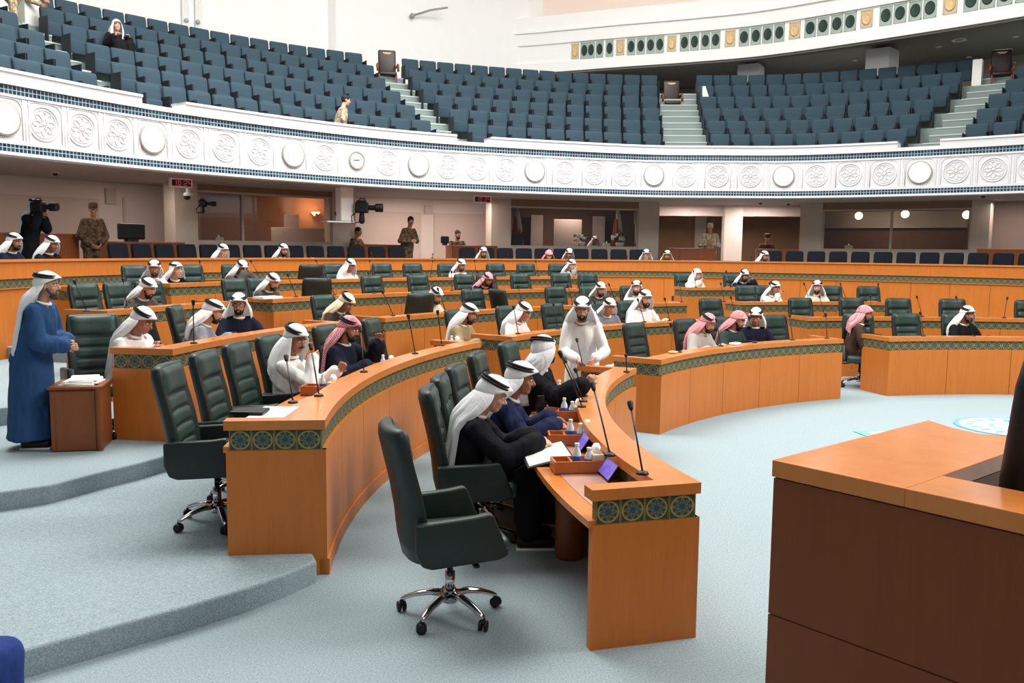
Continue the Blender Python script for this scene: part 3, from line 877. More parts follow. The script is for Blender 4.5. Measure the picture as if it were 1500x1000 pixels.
# ------------------------------------------------------------------ swivel chairs
def shell_back(zs, mb, w, side):
    pass
def chair_proto():
    t = thing('swivel_chair', 'x', 'chair')
    # five-star base
    hub = MB(); hub.lathe([(.0, .085), (.045, .085), (.05, .10), (.045, .15), (.032, .17), (.0, .17)], 20); obj('hub', hub, M_['chrome'], t, smooth=True)
    for k in range(5):
        a = 2 * PI * k / 5 + .45; c, s = math.cos(a), math.sin(a); leg = MB(); rs = []
        for r, z, w, h in ((.03, .135, .028, .020), (.12, .135, .026, .017), (.21, .115, .022, .014), (.285, .085, .018, .012), (.305, .074, .012, .009)):
            rs.append([V((c * r - s * x * w, s * r + c * x * w, z + y * h)) for x, y in ((-1, -.6), (-.6, -1), (.6, -1), (1, -.6), (1, .4), (.5, 1), (-.5, 1), (-1, .4))])
        leg.rings(rs); lo = obj('base_leg', leg, M_['chrome'], t, smooth=True)
        w = MB(); M = Matrix.Translation((c * .30, s * .30, .031)) @ Matrix.Rotation(a + .6, 4, 'Z') @ Matrix.Rotation(PI / 2, 4, 'Y')
        for dx in (-.026, .006): w.lathe([(0, dx), (.025, dx), (.031, dx + .004), (.031, dx + .016), (.025, dx + .02), (0, dx + .02)], 14, M)
        w.cap((c * .30, s * .30, .04), (c * .30, s * .30, .072), .011, .009, 8); w.box((c * .3, s * .3, .05), (.03, .03, .02), a)
        obj('caster', w, M_['black'], lo, smooth=True)
    col = MB(); col.lathe([(.0, .15), (.030, .15), (.030, .27), (.018, .272), (.018, .40), (0, .40)], 18); obj('gas_column', col, M_['chrome'], t, smooth=True)
    me = MB(); me.rbox((0, -.02, .41), (.20, .26, .05), .012); me.cap((.10, .05, .40), (.24, .08, .39), .009, .009, 8); me.rbox((.26, .085, .39), (.07, .035, .02), .008)
    obj('tilt_mechanism', me, M_['black'], t)
    st = MB(); st.rbox((0, .03, .475), (.50, .54, .115), .05, 0, 4); st.rbox((0, .03, .445), (.50, .52, .06), .02); obj('seat', st, M_['leather'], t, smooth=True)
    # backrest shell: thick, leaning, rolled forward at the top
    prof = [(.41, -.215, .10, .235), (.50, -.235, .105, .25), (.66, -.255, .10, .256), (.82, -.285, .095, .256), (.98, -.325, .09, .254), (1.10, -.35, .095, .248), (1.155, -.350, .09, .236), (1.178, -.345, .05, .215)]
    rs = []
    for z, y, th, w in prof:
        row = []
        for k in range(28):
            a = 2 * PI * k / 28; cx, sy = math.cos(a), math.sin(a)
            x = w * (abs(cx) ** .45) * (1 if cx > 0 else -1); yy = th / 2 * (abs(sy) ** .5) * (1 if sy > 0 else -1)
            yy += .055 * (abs(x) / .25) ** 2.2
            row.append(V((x, y + yy - .02, z)))
        rs.append(row)
    bk = MB(); bk.rings(rs); obj('backrest', bk, M_['leather_back'], t, smooth=True)
    # front pads, one mesh with seams: head pad and four pads
    def ycurve(z):
        for (z0, y0, _, _), (z1, y1, _, _) in zip(prof, prof[1:]):
            if z <= z1: return y0 + (y1 - y0) * max(0, (z - z0)) / (z1 - z0)
        return prof[-1][1]
    pads = [(.53, .635), (.64, .745), (.75, .855), (.86, .965), (.97, 1.165)]
    pm = MB(); nx = 22; nz = 9; rs = []
    for z0, z1 in pads:
        for j in range(nz + 1):
            v = j / nz; z = z0 + (z1 - z0) * v; bul = (1 - abs(2 * v - 1) ** 5)
            head = z0 > .96; w = .205 if not head else .222; row = []
            for i in range(nx + 1):
                u = i / nx * 2 - 1; ed = 1 - abs(u) ** 6
                row.append(V((u * w, ycurve(z) - .02 + .03 + (.046 if head else .024) * bul * ed + .014 * ed + .045 * abs(u * w / .25) ** 2.2, z)))
            rs.append(row)
    lo = len(rs)
    pm.rings(rs, caps=False, closed=False); obj('back_cushion', pm, M_['leather'], t, smooth=True)
    for s in (-1, 1):
        ar = bmesh.new(); P = [(-.27, .50), (-.27, .665), (.06, .685), (.155, .70), (.175, .69), (.262, .47), (.25, .44), (.20, .425), (-.18, .405), (-.235, .425)]
        vs = [ar.verts.new((s * .265, y, z)) for y, z in P]; f = ar.faces.new(vs if s > 0 else vs[::-1])
        ext = bmesh.ops.extrude_face_region(ar, geom=[f]); 
        for v in [e for e in ext['geom'] if isinstance(e, bmesh.types.BMVert)]: v.co.x += s * .062
        bmesh.ops.recalc_face_normals(ar, faces=ar.faces[:])
        bmesh.ops.bevel(ar, geom=ar.edges[:], offset=.016, segments=3, profile=.5, affect='EDGES')
        am = bpy.data.meshes.new('armrest'); ar.to_mesh(am); ar.free(); am.polygons.foreach_set('use_smooth', [True] * len(am.polygons))
        obj('armrest', am, M_['leather_back'], t)
    remember(t); return t
CHAIR = chair_proto(); USED = [False]
def place_chair(x, y, z, face, label, group='green leather swivel chairs'):
    """face: heading in degrees the sitter would look"""
    if not USED[0]:
        USED[0] = True; c = CHAIR; c.location = (x, y, z); c.rotation_euler = (0, 0, rad(face - 90)); c['label'] = label; c['group'] = group
    else: c = dup(CHAIR, (x, y, z), rad(face - 90), label, group)
    return c
def toC(p): return math.degrees(math.atan2(C0.y - p[1], C0.x - p[0]))
def chair_at(i, deg, label, R=None, twist=0):
    p = pol(R if R else RAD[i] + .88, deg); place_chair(p.x, p.y, TZ[i], toC(p) + twist, label)
def chair_px(i, px, label, twist=0, R=None):
    r = R if R else RAD[i] + .88
    d = deg_at(px, r + .22, TZ[i] + 1.0); chair_at(i, d, label, r, twist)

G = 'green leather swivel chair, '
chair_at(0, 191.9, 'empty green leather swivel chair standing clear on the low carpet', 8.18, 6)
chair_at(0, 183.2, G + 'occupied by the black-cloaked man writing in a folder', 7.92)
chair_at(0, 179.0, G + 'tucked behind the moustached man in navy', 7.88)
chair_at(0, 174.6, G + 'first-row one behind the man in white scarf who turns away', 7.84, -6)
chair_at(0, 167.8, G + 'second from the far end of the near front desk', 7.84)
chair_at(0, 160.4, G + 'last one at the far end of the near front desk', 7.84)
for d, l, tw in ((182.6, 'empty, at the near second-row desk end, wheels in view', 0), (178.3, 'empty, middle of three beside the near second-row desk', 0), (174.4, 'empty, left of the white-robed man with hand on chest', 0),
              (170.4, 'holding the white-robed man with hand on chest', 0), (163.4, 'holding the man in black with red chequered scarf', 0), (157.2, 'empty, quilted, right of the red chequered scarf', 10)):
    chair_at(1, d, G + l, RAD[1] + .86, tw)
chair_at(2, 170.9, G + 'holding the white-robed man beside the reddish cabinet', RAD[2] + .86, -45)
for px, l, tw in ((232, 'turned edge-on, right of the man by the cabinet', 52), (276, 'turned edge-on, left of the man in grey', 24), (480, 'behind the man in brown with cream scarf', 0)):
    chair_px(2, px, G + l, tw)
for px, l, tw in ((588, 'flat dark back shown, left of white-robed profile man', 165), (625, 'behind the white-robed man in profile in row three', 0), (697, 'empty, facing view above the beige-robed man', 0), (738, 'turned sideways, dark side to view, near a microphone', 85),
              (818, 'empty, above the standing white-robed man', 0), (868, 'behind the man in profile with dark beard in row three', 0), (926, 'behind the smiling bearded man in white', 0)):
    chair_px(2, px, G + l, tw)
for px, l, tw in ((1095, 'empty, below the man resting his chin on his hand', 0), (1122, 'behind the white-robed man in profile on the far right block', 0), (1218, 'right of the black-bearded man at the panelled wall', 0), (1274, 'empty, alone against the panelled wall above the second-row chairs', 0)):
    chair_px(2, px, G + l, tw)
for px, l, tw in ((676, 'behind the beige-robed man', 0), (750, 'wide in view behind the white-robed man looking down', 0), (815, 'empty, behind the left shoulder of the standing man', 0), (884, 'empty, behind the right shoulder of the standing man', 0), (925, 'between the grey-robed man and the laughing man', 0), (1045, 'tall and empty above the pale red scarf', 0)):
    chair_px(1, px, G + l, tw)
for k, px in enumerate((1175, 1250, 1319, 1397, 1508)):
    chair_px(1, px, G + 'empty, ' + ORD[k] + ' from the aisle at the right second-row desk')
for px, l in ((937, 'empty with slanting seams, right of the standing man'), (1010, 'left of the light grey robe and red scarf'), (1060, 'under the bent man in pale red scarf'), (1140, 'behind the man in dark navy on the front desk')):
    chair_px(0, px, G + l)
for px, l, tw in ((1250, 'turned half away, holding the man with pink scarf', -25), (1330, 'empty, between the pink-scarfed man and the black-robed man', 0), (1404, 'holding the black-robed man at the far front desk', 0)):
    chair_px(0, px, G + l, tw)
for px, l in ((130, 'wide, empty, by the head of the blue-coated man'), (181, 'wide and empty, left of the man in dark tweed'), (226, 'holding the man in dark tweed'), (348, 'empty, above the man in spectacles')):
    chair_px(3, px, G + l)
for px, l, tw in ((384, 'behind the man reading a white sheet', 0), (448, 'turned away, dark back beside the man reading a white sheet', 150), (549, 'empty in row four, left of the two matching ones', 0), (615, 'empty in row four, above the white-robed man in profile', 0), (684, 'left of the maroon-scarfed man', 0), (715, 'holding the maroon-scarfed man', 0), (765, 'empty in row four, right of the maroon-scarfed man', 0), (825, 'empty in row four, below the pink-faced man with hand raised', 0), (864, 'small, at the end of row four by the aisle', 0)):
    chair_px(3, px, G + l, tw)
for px, l in ((1004, 'left of the woman in white head covering'), (1076, 'behind the man resting his chin on his hand')):
    chair_px(3, px, G + l)
for px, l, tw in ((203, 'empty, at the left end of the last row', 0), (284, 'behind the black-robed man who leans aside', 0), (345, 'behind the man with hands before his mouth', 0), (438, 'large, back turned to view, last row left', 165), (492, 'left of the small white-robed man in the last row', 0), (563, 'empty in the last row, left of two together', 0), (606, 'empty in the last row, right of two together', 0), (657, 'left of the white-robed bearded man in the last row', 0), (729, 'empty in last row, left of the middle pair', 0), (773, 'empty in last row, right of the middle pair', 0), (818, 'behind the man with raised hand in the last row', 0)):
    chair_px(4, px, G + l, tw)
# black high chair behind the counter
p = (2.085, 3.25)
t = thing('high_back_chair', 'black high-backed chair behind the foreground counter, cut by the picture edge', 'chair', (p[0], p[1], 0))
m = MB(); rs = []
for z, y, w in ((.95, 0, .24), (1.05, 0, .26), (1.35, -.03, .27), (1.70, -.07, .26), (1.83, -.09, .24), (1.86, -.09, .2)):
    rs.append([V((w * (abs(math.cos(a)) ** .5) * (1 if math.cos(a) > 0 else -1), y + .05 * (abs(math.sin(a)) ** .6) * (1 if math.sin(a) > 0 else -1), z)) for a in [2 * PI * k / 24 for k in range(24)]])
m.rings(rs); obj('backrest', m, M_['black_leather'], t, smooth=True)
m = MB(); m.rbox((0, .26, .97), (.5, .5, .1), .04, 0, 3); obj('seat', m, M_['black_leather'], t, smooth=True)
m = MB(); m.lathe([(.03, .03), (.03, .93), (0, .93)], 14); m.lathe([(.26, 0), (.26, .02), (.05, .04), (0, .04)], 24); obj('pedestal', m, M_['chrome'], t, smooth=True)
t.rotation_euler = (0, 0, rad(6))
LATER = []
# ------------------------------------------------------------------ balcony front
ZB, ZT = 3.68, 4.79
t = thing('balcony_front', 'white curved balcony front with carved rosettes and blue tile bands', 'balcony', tuple(BALC.off(BALC.L / 2, 0, ZB)))
t['kind'] = 'structure'; og = tuple(t.location)
m = MB(); wall_strip(m, BALC, .0, .30, ZB + .17, ZT - .15); wall_strip(m, BALC, -.03, .30, ZT - .19, ZT - .15); wall_strip(m, BALC, -.03, .30, ZB + .15, ZB + .20)
obj('white_panel', m, M_['balcony_white'], t, origin=og)
for z0, z1 in ((ZT - .15, ZT), (ZB + .02, ZB + .16)):
    m = MB(); wall_strip(m, BALC, -.02, .30, z0, z1, tile=.0735); obj('tile_band', m, M_['tiles'], t, origin=og)
m = MB(); wall_strip(m, BALC, -.05, .32, ZB - .03, ZB + .02); obj('bottom_edge', m, M_['balcony_white'], t, origin=og)
qs0 = BALC.find(205, .2, ZT + .1); 
# ledge with gaps at the stairs
LED = [(0, BALC.find(206, 0, ZT + .2)), (BALC.find(270, 0, ZT + .2), BALC.find(668, 0, ZT + .2)), (BALC.find(718, 0, ZT + .2), BALC.find(1316, 0, ZT + .2)), (BALC.find(1377, 0, ZT + .2), BALC.L)]
for a, b in LED:
    m = MB(); wall_strip(m, BALC, -.06, .42, ZT, ZT + .25, a, b); wall_strip(m, BALC, -.09, .44, ZT + .20, ZT + .25, a, b); obj('ledge', m, M_['balcony_white'], t, origin=og)
m = MB(); wall_strip(m, BALC, -.05, .42, ZT, ZT + .09); obj('low_ledge', m, M_['balcony_white'], t, origin=og)
# carved rosettes: ring, eight petals, square frame
def rosette_mesh():
    m = MB(); n = 28
    def ring(R, r): m.tube([V((R * math.cos(2 * PI * k / n), 0, R * math.sin(2 * PI * k / n))) for k in range(n)], r, 6, True)
    ring(.285, .020); ring(.235, .012)
    for k in range(8):
        a = 2 * PI * k / 8; d = V((math.cos(a), 0, math.sin(a))); e = V((-d.z, 0, d.x))
        m.tube([d * .05, d * .10 + e * .045, d * .17 + e * .04, d * .215, d * .17 - e * .04, d * .10 - e * .045], .011, 6, True)
    m.ball((0, 0, 0), (.04, .02, .04))
    q = .345
    for sx in (-1, 1): m.tube([V((sx * q, 0, -q)), V((sx * q, 0, q * .62)), V((sx * q * .8, 0, q * .93)), V((sx * q * .5, 0, q))], .012, 6)
    m.tube([V((-q * .5, 0, q)), V((q * .5, 0, q))], .012, 6); m.tube([V((-q, 0, -q)), V((q, 0, -q))], .016, 6)
    return m.mesh('carved_rosette', True)
ROS = rosette_mesh(); ROS.materials.append(M_['balcony_white'])
m = MB(); q = .345
for sx in (-1, 1): m.tube([V((sx * q, 0, -q)), V((sx * q, 0, q * .62)), V((sx * q * .8, 0, q * .93)), V((sx * q * .5, 0, q))], .012, 6)
m.tube([V((-q * .5, 0, q)), V((q * .5, 0, q))], .012, 6); m.tube([V((-q, 0, -q)), V((q, 0, -q))], .016, 6)
FRM = m.mesh('carved_frame', True); FRM.materials.append(M_['balcony_white'])
m = MB(); m.box((-.055, 0, 0), (.03, .03, .70)); m.box((.055, 0, 0), (.03, .03, .70)); m.box((0, .005, 0), (.06, .02, .70))
PIL = m.mesh('carved_strip'); PIL.materials.append(M_['balcony_white'])
zc = (ZB + ZT) / 2
def onface(q, d=-.006): 
    p = BALC.off(q, d, zc); n = BALC.nor(q); return p, math.atan2(n.y, n.x) - PI / 2
LAMPX = [5, 222, 428, 612, 783, 958, 1148, 1348]
LQ = [BALC.find(x, 0, zc) for x in LAMPX]
step = (LQ[-1] - LQ[0]) / 28
slots = []
for i in range(-6, 42):
    q = None
    if 0 <= i <= 28: k, f = divmod(i, 4); q = LQ[k] if f == 0 else LQ[k] + (LQ[k + 1] - LQ[k]) * f / 4
    elif i < 0: q = LQ[0] + i * step
    else: q = LQ[-1] + (i - 28) * step
    if .4 < q < BALC.L - .4: slots.append((i, q))
CLOCK = BALC.find(523, 0, zc); ci = min(slots, key=lambda s: abs(s[1] - CLOCK))[0]
nl = 0
LW = ['at the far left picture edge', 'second lit one from the left', 'third from the left, before the wall clock', 'fourth from left, just after the wall clock', 'fifth from the left', 'sixth from the left', 'seventh lit one from the left', 'eighth lit one, last on the right']
for i, q in slots:
    p, rz = onface(q)
    if i % 4 == 0:
        o = obj('carved_frame', FRM, None, t); o.location = V(p) - V(og); o.rotation_euler = (0, 0, rz)
        if 0 <= i <= 28:
            lt = thing('round_wall_lamp', 'round lit lamp on the balcony front, ' + LW[i // 4], 'wall lamp', tuple(p), rz, 'round balcony lamps')
            m = MB(); M = Matrix.Rotation(PI / 2, 4, 'X'); m.lathe([(0, 0), (.285, 0), (.285, .05), (.255, .06), (.255, .03), (0, .03)], 32, M); obj('rim', m, M_['lamp_rim'], lt, smooth=False)
            m = MB(); m.lathe([(0, .03), (.25, .03), (.22, .075), (.12, .1), (0, .105)], 32, M); obj('lamp_glass', m, M_['lamp'], lt, smooth=True)
    elif i == ci:
        lt = thing('wall_clock', 'round white wall clock with grey rim on the balcony front', 'clock', tuple(p), rz)
        M = Matrix.Rotation(PI / 2, 4, 'X')
        m = MB(); m.lathe([(0, 0), (.21, 0), (.21, .05), (.175, .05), (.175, .03), (0, .03)], 32, M); obj('rim', m, M_['lamp_rim'], lt)
        m = MB(); m.lathe([(0, .03), (.172, .03), (.172, .035), (0, .035)], 32, M); obj('clock_face', m, M_['white'], lt)
        m = MB(); m.box((-.05, -.042, .0), (.11, .008, .014)); m.box((.035, -.042, .01), (.07, .008, .016)); obj('clock_hand', m, M_['black'], lt)
    else:
        o = obj('carved_rosette', ROS, None, t); o.location = V(p) - V(og); o.rotation_euler = (0, 0, rz)
    p, rz = onface(q + step * .5)
    o = obj('carved_strip', PIL, None, t); o.location = V(p) - V(og); o.rotation_euler = (0, 0, rz)

# ------------------------------------------------------------------ stepped seating above
def row_z(k): return 4.62 + .5 * k
def row_d(k): return .95 + .90 * k
for k in range(6):
    m = MB(); wall_strip(m, BALC, row_d(k) - .45, row_d(k) + .47, row_z(k) - .55, row_z(k), step=.5); struct('floor_balcony', m, M_['stair'])
m = MB(); wall_strip(m, BALC, row_d(5) + .47, row_d(5) + 4, row_z(5) - .3, row_z(5) + .02, step=.5); struct('floor_balcony', m, M_['stair'])
def seat_proto():
    t = thing('auditorium_seat', 'x', 'seat')
    m = MB(); rs = []
    for z, y, th, w in ((.30, -.14, .09, .24), (.34, -.15, .11, .258), (.62, -.18, .12, .264), (.80, -.205, .11, .266), (.865, -.215, .095, .262), (.888, -.215, .05, .245)):
        rs.append([V((w * (abs(math.cos(a)) ** .3) * (1 if math.cos(a) > 0 else -1), y + th / 2 * (abs(math.sin(a)) ** .5) * (1 if math.sin(a) > 0 else -1), z)) for a in [2 * PI * j / 20 for j in range(20)]])
    m.rings(rs); obj('backrest', m, M_['seat_blue'], t, smooth=True)
    m = MB(); m.rbox((0, -.05, .40), (.44, .10, .32), .04); obj('folded_seat', m, M_['seat_blue'], t, smooth=True)
    for s in (-1, 1):
        m = MB(); m.rbox((s * .27, -.03, .33), (.022, .40, .62), .01); obj('arm_panel', m, M_['seat_side'], t)
    remember(t); return t
SEAT = seat_proto(); SU = [False]
def put_seat(p, rz, label, group):
    if not SU[0]:
        SU[0] = True; SEAT.location = p; SEAT.rotation_euler = (0, 0, rz); SEAT['label'] = label; SEAT['group'] = group; return SEAT
    return dup(SEAT, p, rz, label, group)
def frow(q):
    n = BALC.nor(q); return math.atan2(-n.y, -n.x) - PI / 2
BL = {
 'far left': ([-70, -60, -55, -50, -45], [153, 112, 74, 36, 14]),
 'long left': ([205, 170, 133, 97, 62, 47], [636, 613, 591, 570, 551, 535]),
 'middle': ([688, 661, 638, 617, 601, 590], [973, 971, 969, 967, 966, 965]),
 'right': ([1041, 1036, 1030, 1026, 1023, 1021], [1331, 1349, 1370, 1392, 1409, 1431]),
 'far right': ([1410, 1428, 1447, 1467, 1487], [1535, 1540, 1545, 1550, 1556]),
}
RW = ['front', 'second', 'third', 'fourth', 'fifth', 'top']
for bn, (lx, rx) in BL.items():
    for k in range(len(lx)):
        cv = BALC.offset(row_d(k)); z = row_z(k)
        a = cv.find(lx[k], 0, z + .85); b = cv.find(rx[k], 0, z + .85)
        n = max(1, round((b - a) / .565))
        for j in range(n):
            q = a + (b - a) * (j + .5) / n; p = cv.pos(q); nn = cv.nor(q)
            put_seat((p.x, p.y, z), math.atan2(-nn.y, -nn.x) - PI / 2, 'blue-grey upholstered seat, %s row of the %s balcony block, %s from left' % (RW[k], bn, ORD[j] if j < len(ORD) else str(j + 1)), 'balcony seats, %s block' % bn)
# aisle stairs
def stair(name, l0, r0, l5, r5):
    for s in range(12):
        f = s / 11 * 1.0; k = s / 2.0 - .5; d = row_d(0) - .45 + s * .45; z = row_z(0) + s * .25
        cv = BALC.offset(d, 90); lx = l0 + (l5 - l0) * s / 11; rx = r0 + (r5 - r0) * s / 11
        a = cv.find(lx, 0, z); b = cv.find(rx, 0, z)
        m = MB(); wall_strip(m, cv, 0, .46, z - .3, z, a, b, .3); o = struct('floor_stair', m, M_['stair'])
        m = MB(); wall_strip(m, cv, -.012, .03, z - .03, z + .004, a, b, .3); e = obj('stair_edge', m, M_['stair_edge'], o)
for a in ((150, 206, 20, 48), (636, 690, 534, 590), (974, 1040, 966, 1020), (1333, 1408, 1436, 1490)): stair('s', *a)
def fcv(cv, q):
    n = cv.nor(q); return math.atan2(-n.y, -n.x) - PI / 2
# white end posts
for k_, (px, d, z, h, ww) in enumerate(((43, 5.2, 6.9, 1.05, .35), (1032, 4.6, 6.6, .8, .1), (1432, 5.3, 7.0, .9, .25))):
    cv = BALC.offset(d, 90); q = cv.find(px, 0, z + .5); p = cv.pos(q)
    m = MB(); m.box((p.x, p.y, z + h / 2), (ww, .3, h), fcv(cv, q)); 
    if k_ == 1:
        m = MB(); f = fcv(cv, q); c, s = math.cos(f), math.sin(f)
        pts = [(-.32, 0), (.06, 0), (.06, .85), (-.02, .85)]
        vs = [(p.x + x * c - y * s, p.y + x * s + y * c, z + zz) for y in (-.08, .08) for x, zz in pts]
        m.add(vs, [(0, 1, 2, 3), (7, 6, 5, 4), (0, 4, 5, 1), (1, 5, 6, 2), (2, 6, 7, 3), (3, 7, 4, 0)])
    struct('trim_%d' % (k_ + 1), m, M_['white'])
# brown leather armchairs at the stair heads
for px, lab in ((568, 'brown leather armchair with curved arms at the head of the left stair'), (985, 'brown leather armchair at the head of the middle stair'), (1467, 'brown leather armchair at the head of the right stair')):
    cv = BALC.offset(row_d(5) + (.1 if px != 985 else -.3), 90); z = row_z(5) - (.1 if px != 985 else .55); q = cv.find(px, 0, z + .7); p = cv.pos(q); nn = cv.nor(q)
    t = thing('armchair', lab, 'armchair', (p.x, p.y, z), math.atan2(-nn.y, -nn.x) - PI / 2 + rad(-14 if px == 568 else (12 if px == 1467 else 0)), 'brown armchairs on the balcony')
    m = MB(); m.rbox((0, -.25, .82), (.54, .12, .78), .05, 0, 3); obj('backrest', m, M_['brown_leather'], t, smooth=True)
    m = MB(); m.rbox((0, -.315 + .13, 1.12), (.26, .012, .03), .005); m.rbox((0, -.18, 1.09), (.16, .012, .02), .004); obj('back_emblem', m, M_['gold'], t)
    m = MB(); m.rbox((0, .02, .43), (.52, .52, .12), .04, 0, 3); obj('seat', m, M_['brown_leather'], t, smooth=True)
    for s in (-1, 1):
        m = MB(); m.tube([V((s * .30, -.24, .70)), V((s * .31, -.05, .74)), V((s * .31, .12, .72)), V((s * .31, .22, .62)), V((s * .31, .2, .50))], .035, 8); obj('armrest', m, M_['wood_dark'], t, smooth=True)
        for y in (-.22, .22):
            m = MB(); m.cap((s * .25, y, .40), (s * .26, y * 1.08, .02), .03, .022, 8); obj('leg', m, M_['wood_dark'], t, smooth=True)

# ------------------------------------------------------------------ hall walls above the seats, speaker fascia
FP = [(-1.8, 34.1), (.4, 33.4), (2.1, 32.7), (3.7, 32.0), (6.2, 31.0), (8.3, 29.9), (11.0, 27.6), (14.2, 24.4), (17.2, 20.8), (19.5, 17.5)]
FAS = Curve(spline(FP, 12))
ZF = 8.65
w = Curve(spline([(-19, 8), (-18.2, 14), (-15.0, 22), (-9, 28.5), (-2, 32.6), (0.6, 33.7), (1.3, 34.2)], 14))
m = MB(); wall_strip(m, w, 0, .3, 6.5, 15.8, step=1); struct('wall_back', m, M_['plaster'])
m = MB(); wall_strip(m, w, -2.2, 0.05, 7.02, 7.10, step=1); struct('floor_balcony', m, M_['stair'])
for px in (272, 291, 487):
    q = w.find(px, -.08, 9.5); p = w.off(q, -.08, 0)
    m = MB(); m.box((p.x, p.y, 11.3), (.45 if px == 487 else .16, .18, 9), frow(min(q, BALC.L))); struct('column_wall', m, M_['white'])
# two small round fixtures on the wall by the narrow column, thin branches of light track
for px, py, l in ((273, 30, 'small grey round wall fixture, left of a pair on the upper white wall'), (290, 32, 'small grey round wall fixture, right of a pair on the upper white wall')):
    q = w.find(px, -.2, 10.0); p = w.off(q, -.2, 0); y = p.y; P = at_y(px, py, y)
    t = thing('wall_fixture', l, 'wall lamp', tuple(P)); m = MB(); m.ball((0, 0, 0), (.07, .07, .07)); obj('dome', m, M_['teal_panel'], t, smooth=True)
    m = MB(); m.cap((0, 0, 0), (0, .2, .0), .03, .03, 8); obj('bracket', m, M_['offwhite'], t, smooth=True)
m = MB(); wall_strip(m, FAS, 0, .4, ZF, ZF + .36); wall_strip(m, FAS, .06, .4, ZF + .36, ZF + 1.0); wall_strip(m, FAS, -.02, .4, ZF + 1.0, ZF + 1.42); wall_strip(m, FAS, -.10, .4, ZF + 1.42, ZF + 1.50); wall_strip(m, FAS, -.04, .4, ZF + 1.50, ZF + 2.0)
struct('beam_fascia', m, M_['white'])
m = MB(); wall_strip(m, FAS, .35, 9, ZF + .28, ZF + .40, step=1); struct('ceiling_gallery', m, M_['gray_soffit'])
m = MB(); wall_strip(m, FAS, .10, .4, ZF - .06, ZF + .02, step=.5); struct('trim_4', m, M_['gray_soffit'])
m = MB(); wall_strip(m, FAS, 6.5, 6.8, 5.0, ZF + .4, step=1); struct('wall_gallery', m, M_['beige_column'])
m = MB(); wall_strip(m, FAS, .8, 1.2, ZF + 1.9, ZF + 7, step=1); struct('wall_upper', m, M_['beige_ceiling'])
for px, d in ((1100, 2.2), (1292, 2.3)):
    q = FAS.find(px, d, 8.3); p = FAS.off(q, d, 0); n = FAS.nor(q)
    m = MB(); m.box((p.x, p.y, 7.8), (.75, .9, 2.0), math.atan2(n.y, n.x) - PI / 2); struct('pillar_gallery', m, M_['white'])
# square panels in the fascia: groups of four dark discs between gold medallions
qa = FAS.find(878, 0, ZF + .66); qb = FAS.find(1123, 0, ZF + .66)
px_seq = []
sq = (FAS.find(1310, 0, ZF + .66) - FAS.find(1162, 0, ZF + .66)) / 9.6
m = MB(); M = Matrix.Rotation(PI / 2, 4, 'X'); m.box((0, .01, 0), (.55, .03, .58)); m.box((0, -.012, .27), (.55, .02, .04)); m.box((0, -.012, -.27), (.55, .02, .04)); m.box((-.26, -.012, 0), (.03, .02, .58)); m.box((.26, -.012, 0), (.03, .02, .58))
SQP = m.mesh('square_plate'); SQP.materials.append(M_['teal_panel'])
SQM = SQP.copy(); SQM.materials.clear(); SQM.materials.append(M_['medal_plate'])
m = MB(); m.lathe([(0, .0), (.215, .0), (.215, .02), (.19, .03), (.15, .018), (0, .018)], 24, M); DSC = m.mesh('round_grille', True); DSC.materials.append(M_['dark_disc'])
m = MB(); m.lathe([(0, .0), (.215, .0), (.215, .02), (.17, .035), (.15, .02), (.08, .03), (0, .035)], 24, M); MED = m.mesh('medallion', True); MED.materials.append(M_['gold'])
GXS = [(855, 865, 878, 892), (924, 938, 953, 966), (1002, 1017, 1033, 1048), (1089, 1107, 1124, 1141), (1186, 1205, 1225, 1244), (1297, 1318, 1340, 1362), (1421, 1446, 1472, 1498)]
MXS = [842, 908, 984, 1069, 1163, 1269, 1391]
GW = []
for g in GXS:
    a_, b_ = FAS.find(g[0], 0, ZF + .66), FAS.find(g[3], 0, ZF + .66); GW.append(min(1.0, (b_ - a_) / 3 / .56) * .88)
for gi, g in enumerate(GXS):
    for j, px in enumerate(g):
        q = FAS.find(px, 0, ZF + .66); p = FAS.off(q, .045, ZF + .68); n = FAS.nor(q); rz = math.atan2(n.y, n.x) - PI / 2
        t = thing('round_grille_panel', 'dark round grille in a plate, %s of four, %s group from left' % (ORD[j], ORD[gi]), 'grille', tuple(p), rz, 'round grilles along the upper fascia')
        k_ = GW[gi]
        for o in (obj('square_plate', SQP, None, t), obj('round_grille', DSC, None, t)): o.scale = (k_, 1, 1 if o.name.startswith('square') else max(k_, .9))
for gi, px in enumerate(MXS):
    q = FAS.find(px, 0, ZF + .66); p = FAS.off(q, .045, ZF + .68); n = FAS.nor(q); rz = math.atan2(n.y, n.x) - PI / 2
    t = thing('medallion_panel', 'square plate with pale gold medallion, %s from the left on the upper fascia' % ORD[gi], 'medallion', tuple(p), rz, 'gold medallions along the upper fascia')
    for o in (obj('square_plate', SQM, None, t), obj('medallion', MED, None, t)): o.scale = (GW[min(gi, 6)], 1, .92)
for k, (px, py) in enumerate(((1405, 58), (1252, 88), (1375, 68), (1488, 53), (1420, 83))):
    P = at(px, py, ZF + .27); t = thing('ceiling_fixture', 'pale round soffit fixture over the right seats, ' + ('large ring-shaped one' if k == 0 else ['', 'left of the square pillar', 'left of the ring-shaped one', 'near the right picture edge', 'lowest one over the top row'][k]), 'ceiling light', tuple(P), 0, 'soffit fixtures')
    r = .22 if k == 0 else .09
    m = MB(); m.lathe([(r * .6, 0), (r, 0), (r, -.03), (r * .6, -.03), (r * .6, 0)], 20); obj('ring', m, M_['offwhite'], t)
m = MB(); m.poly([(-45, -6), (45, -6), (45, 60), (-45, 60)], 15.8, 16.1); struct('ceiling', m, M_['plaster'])

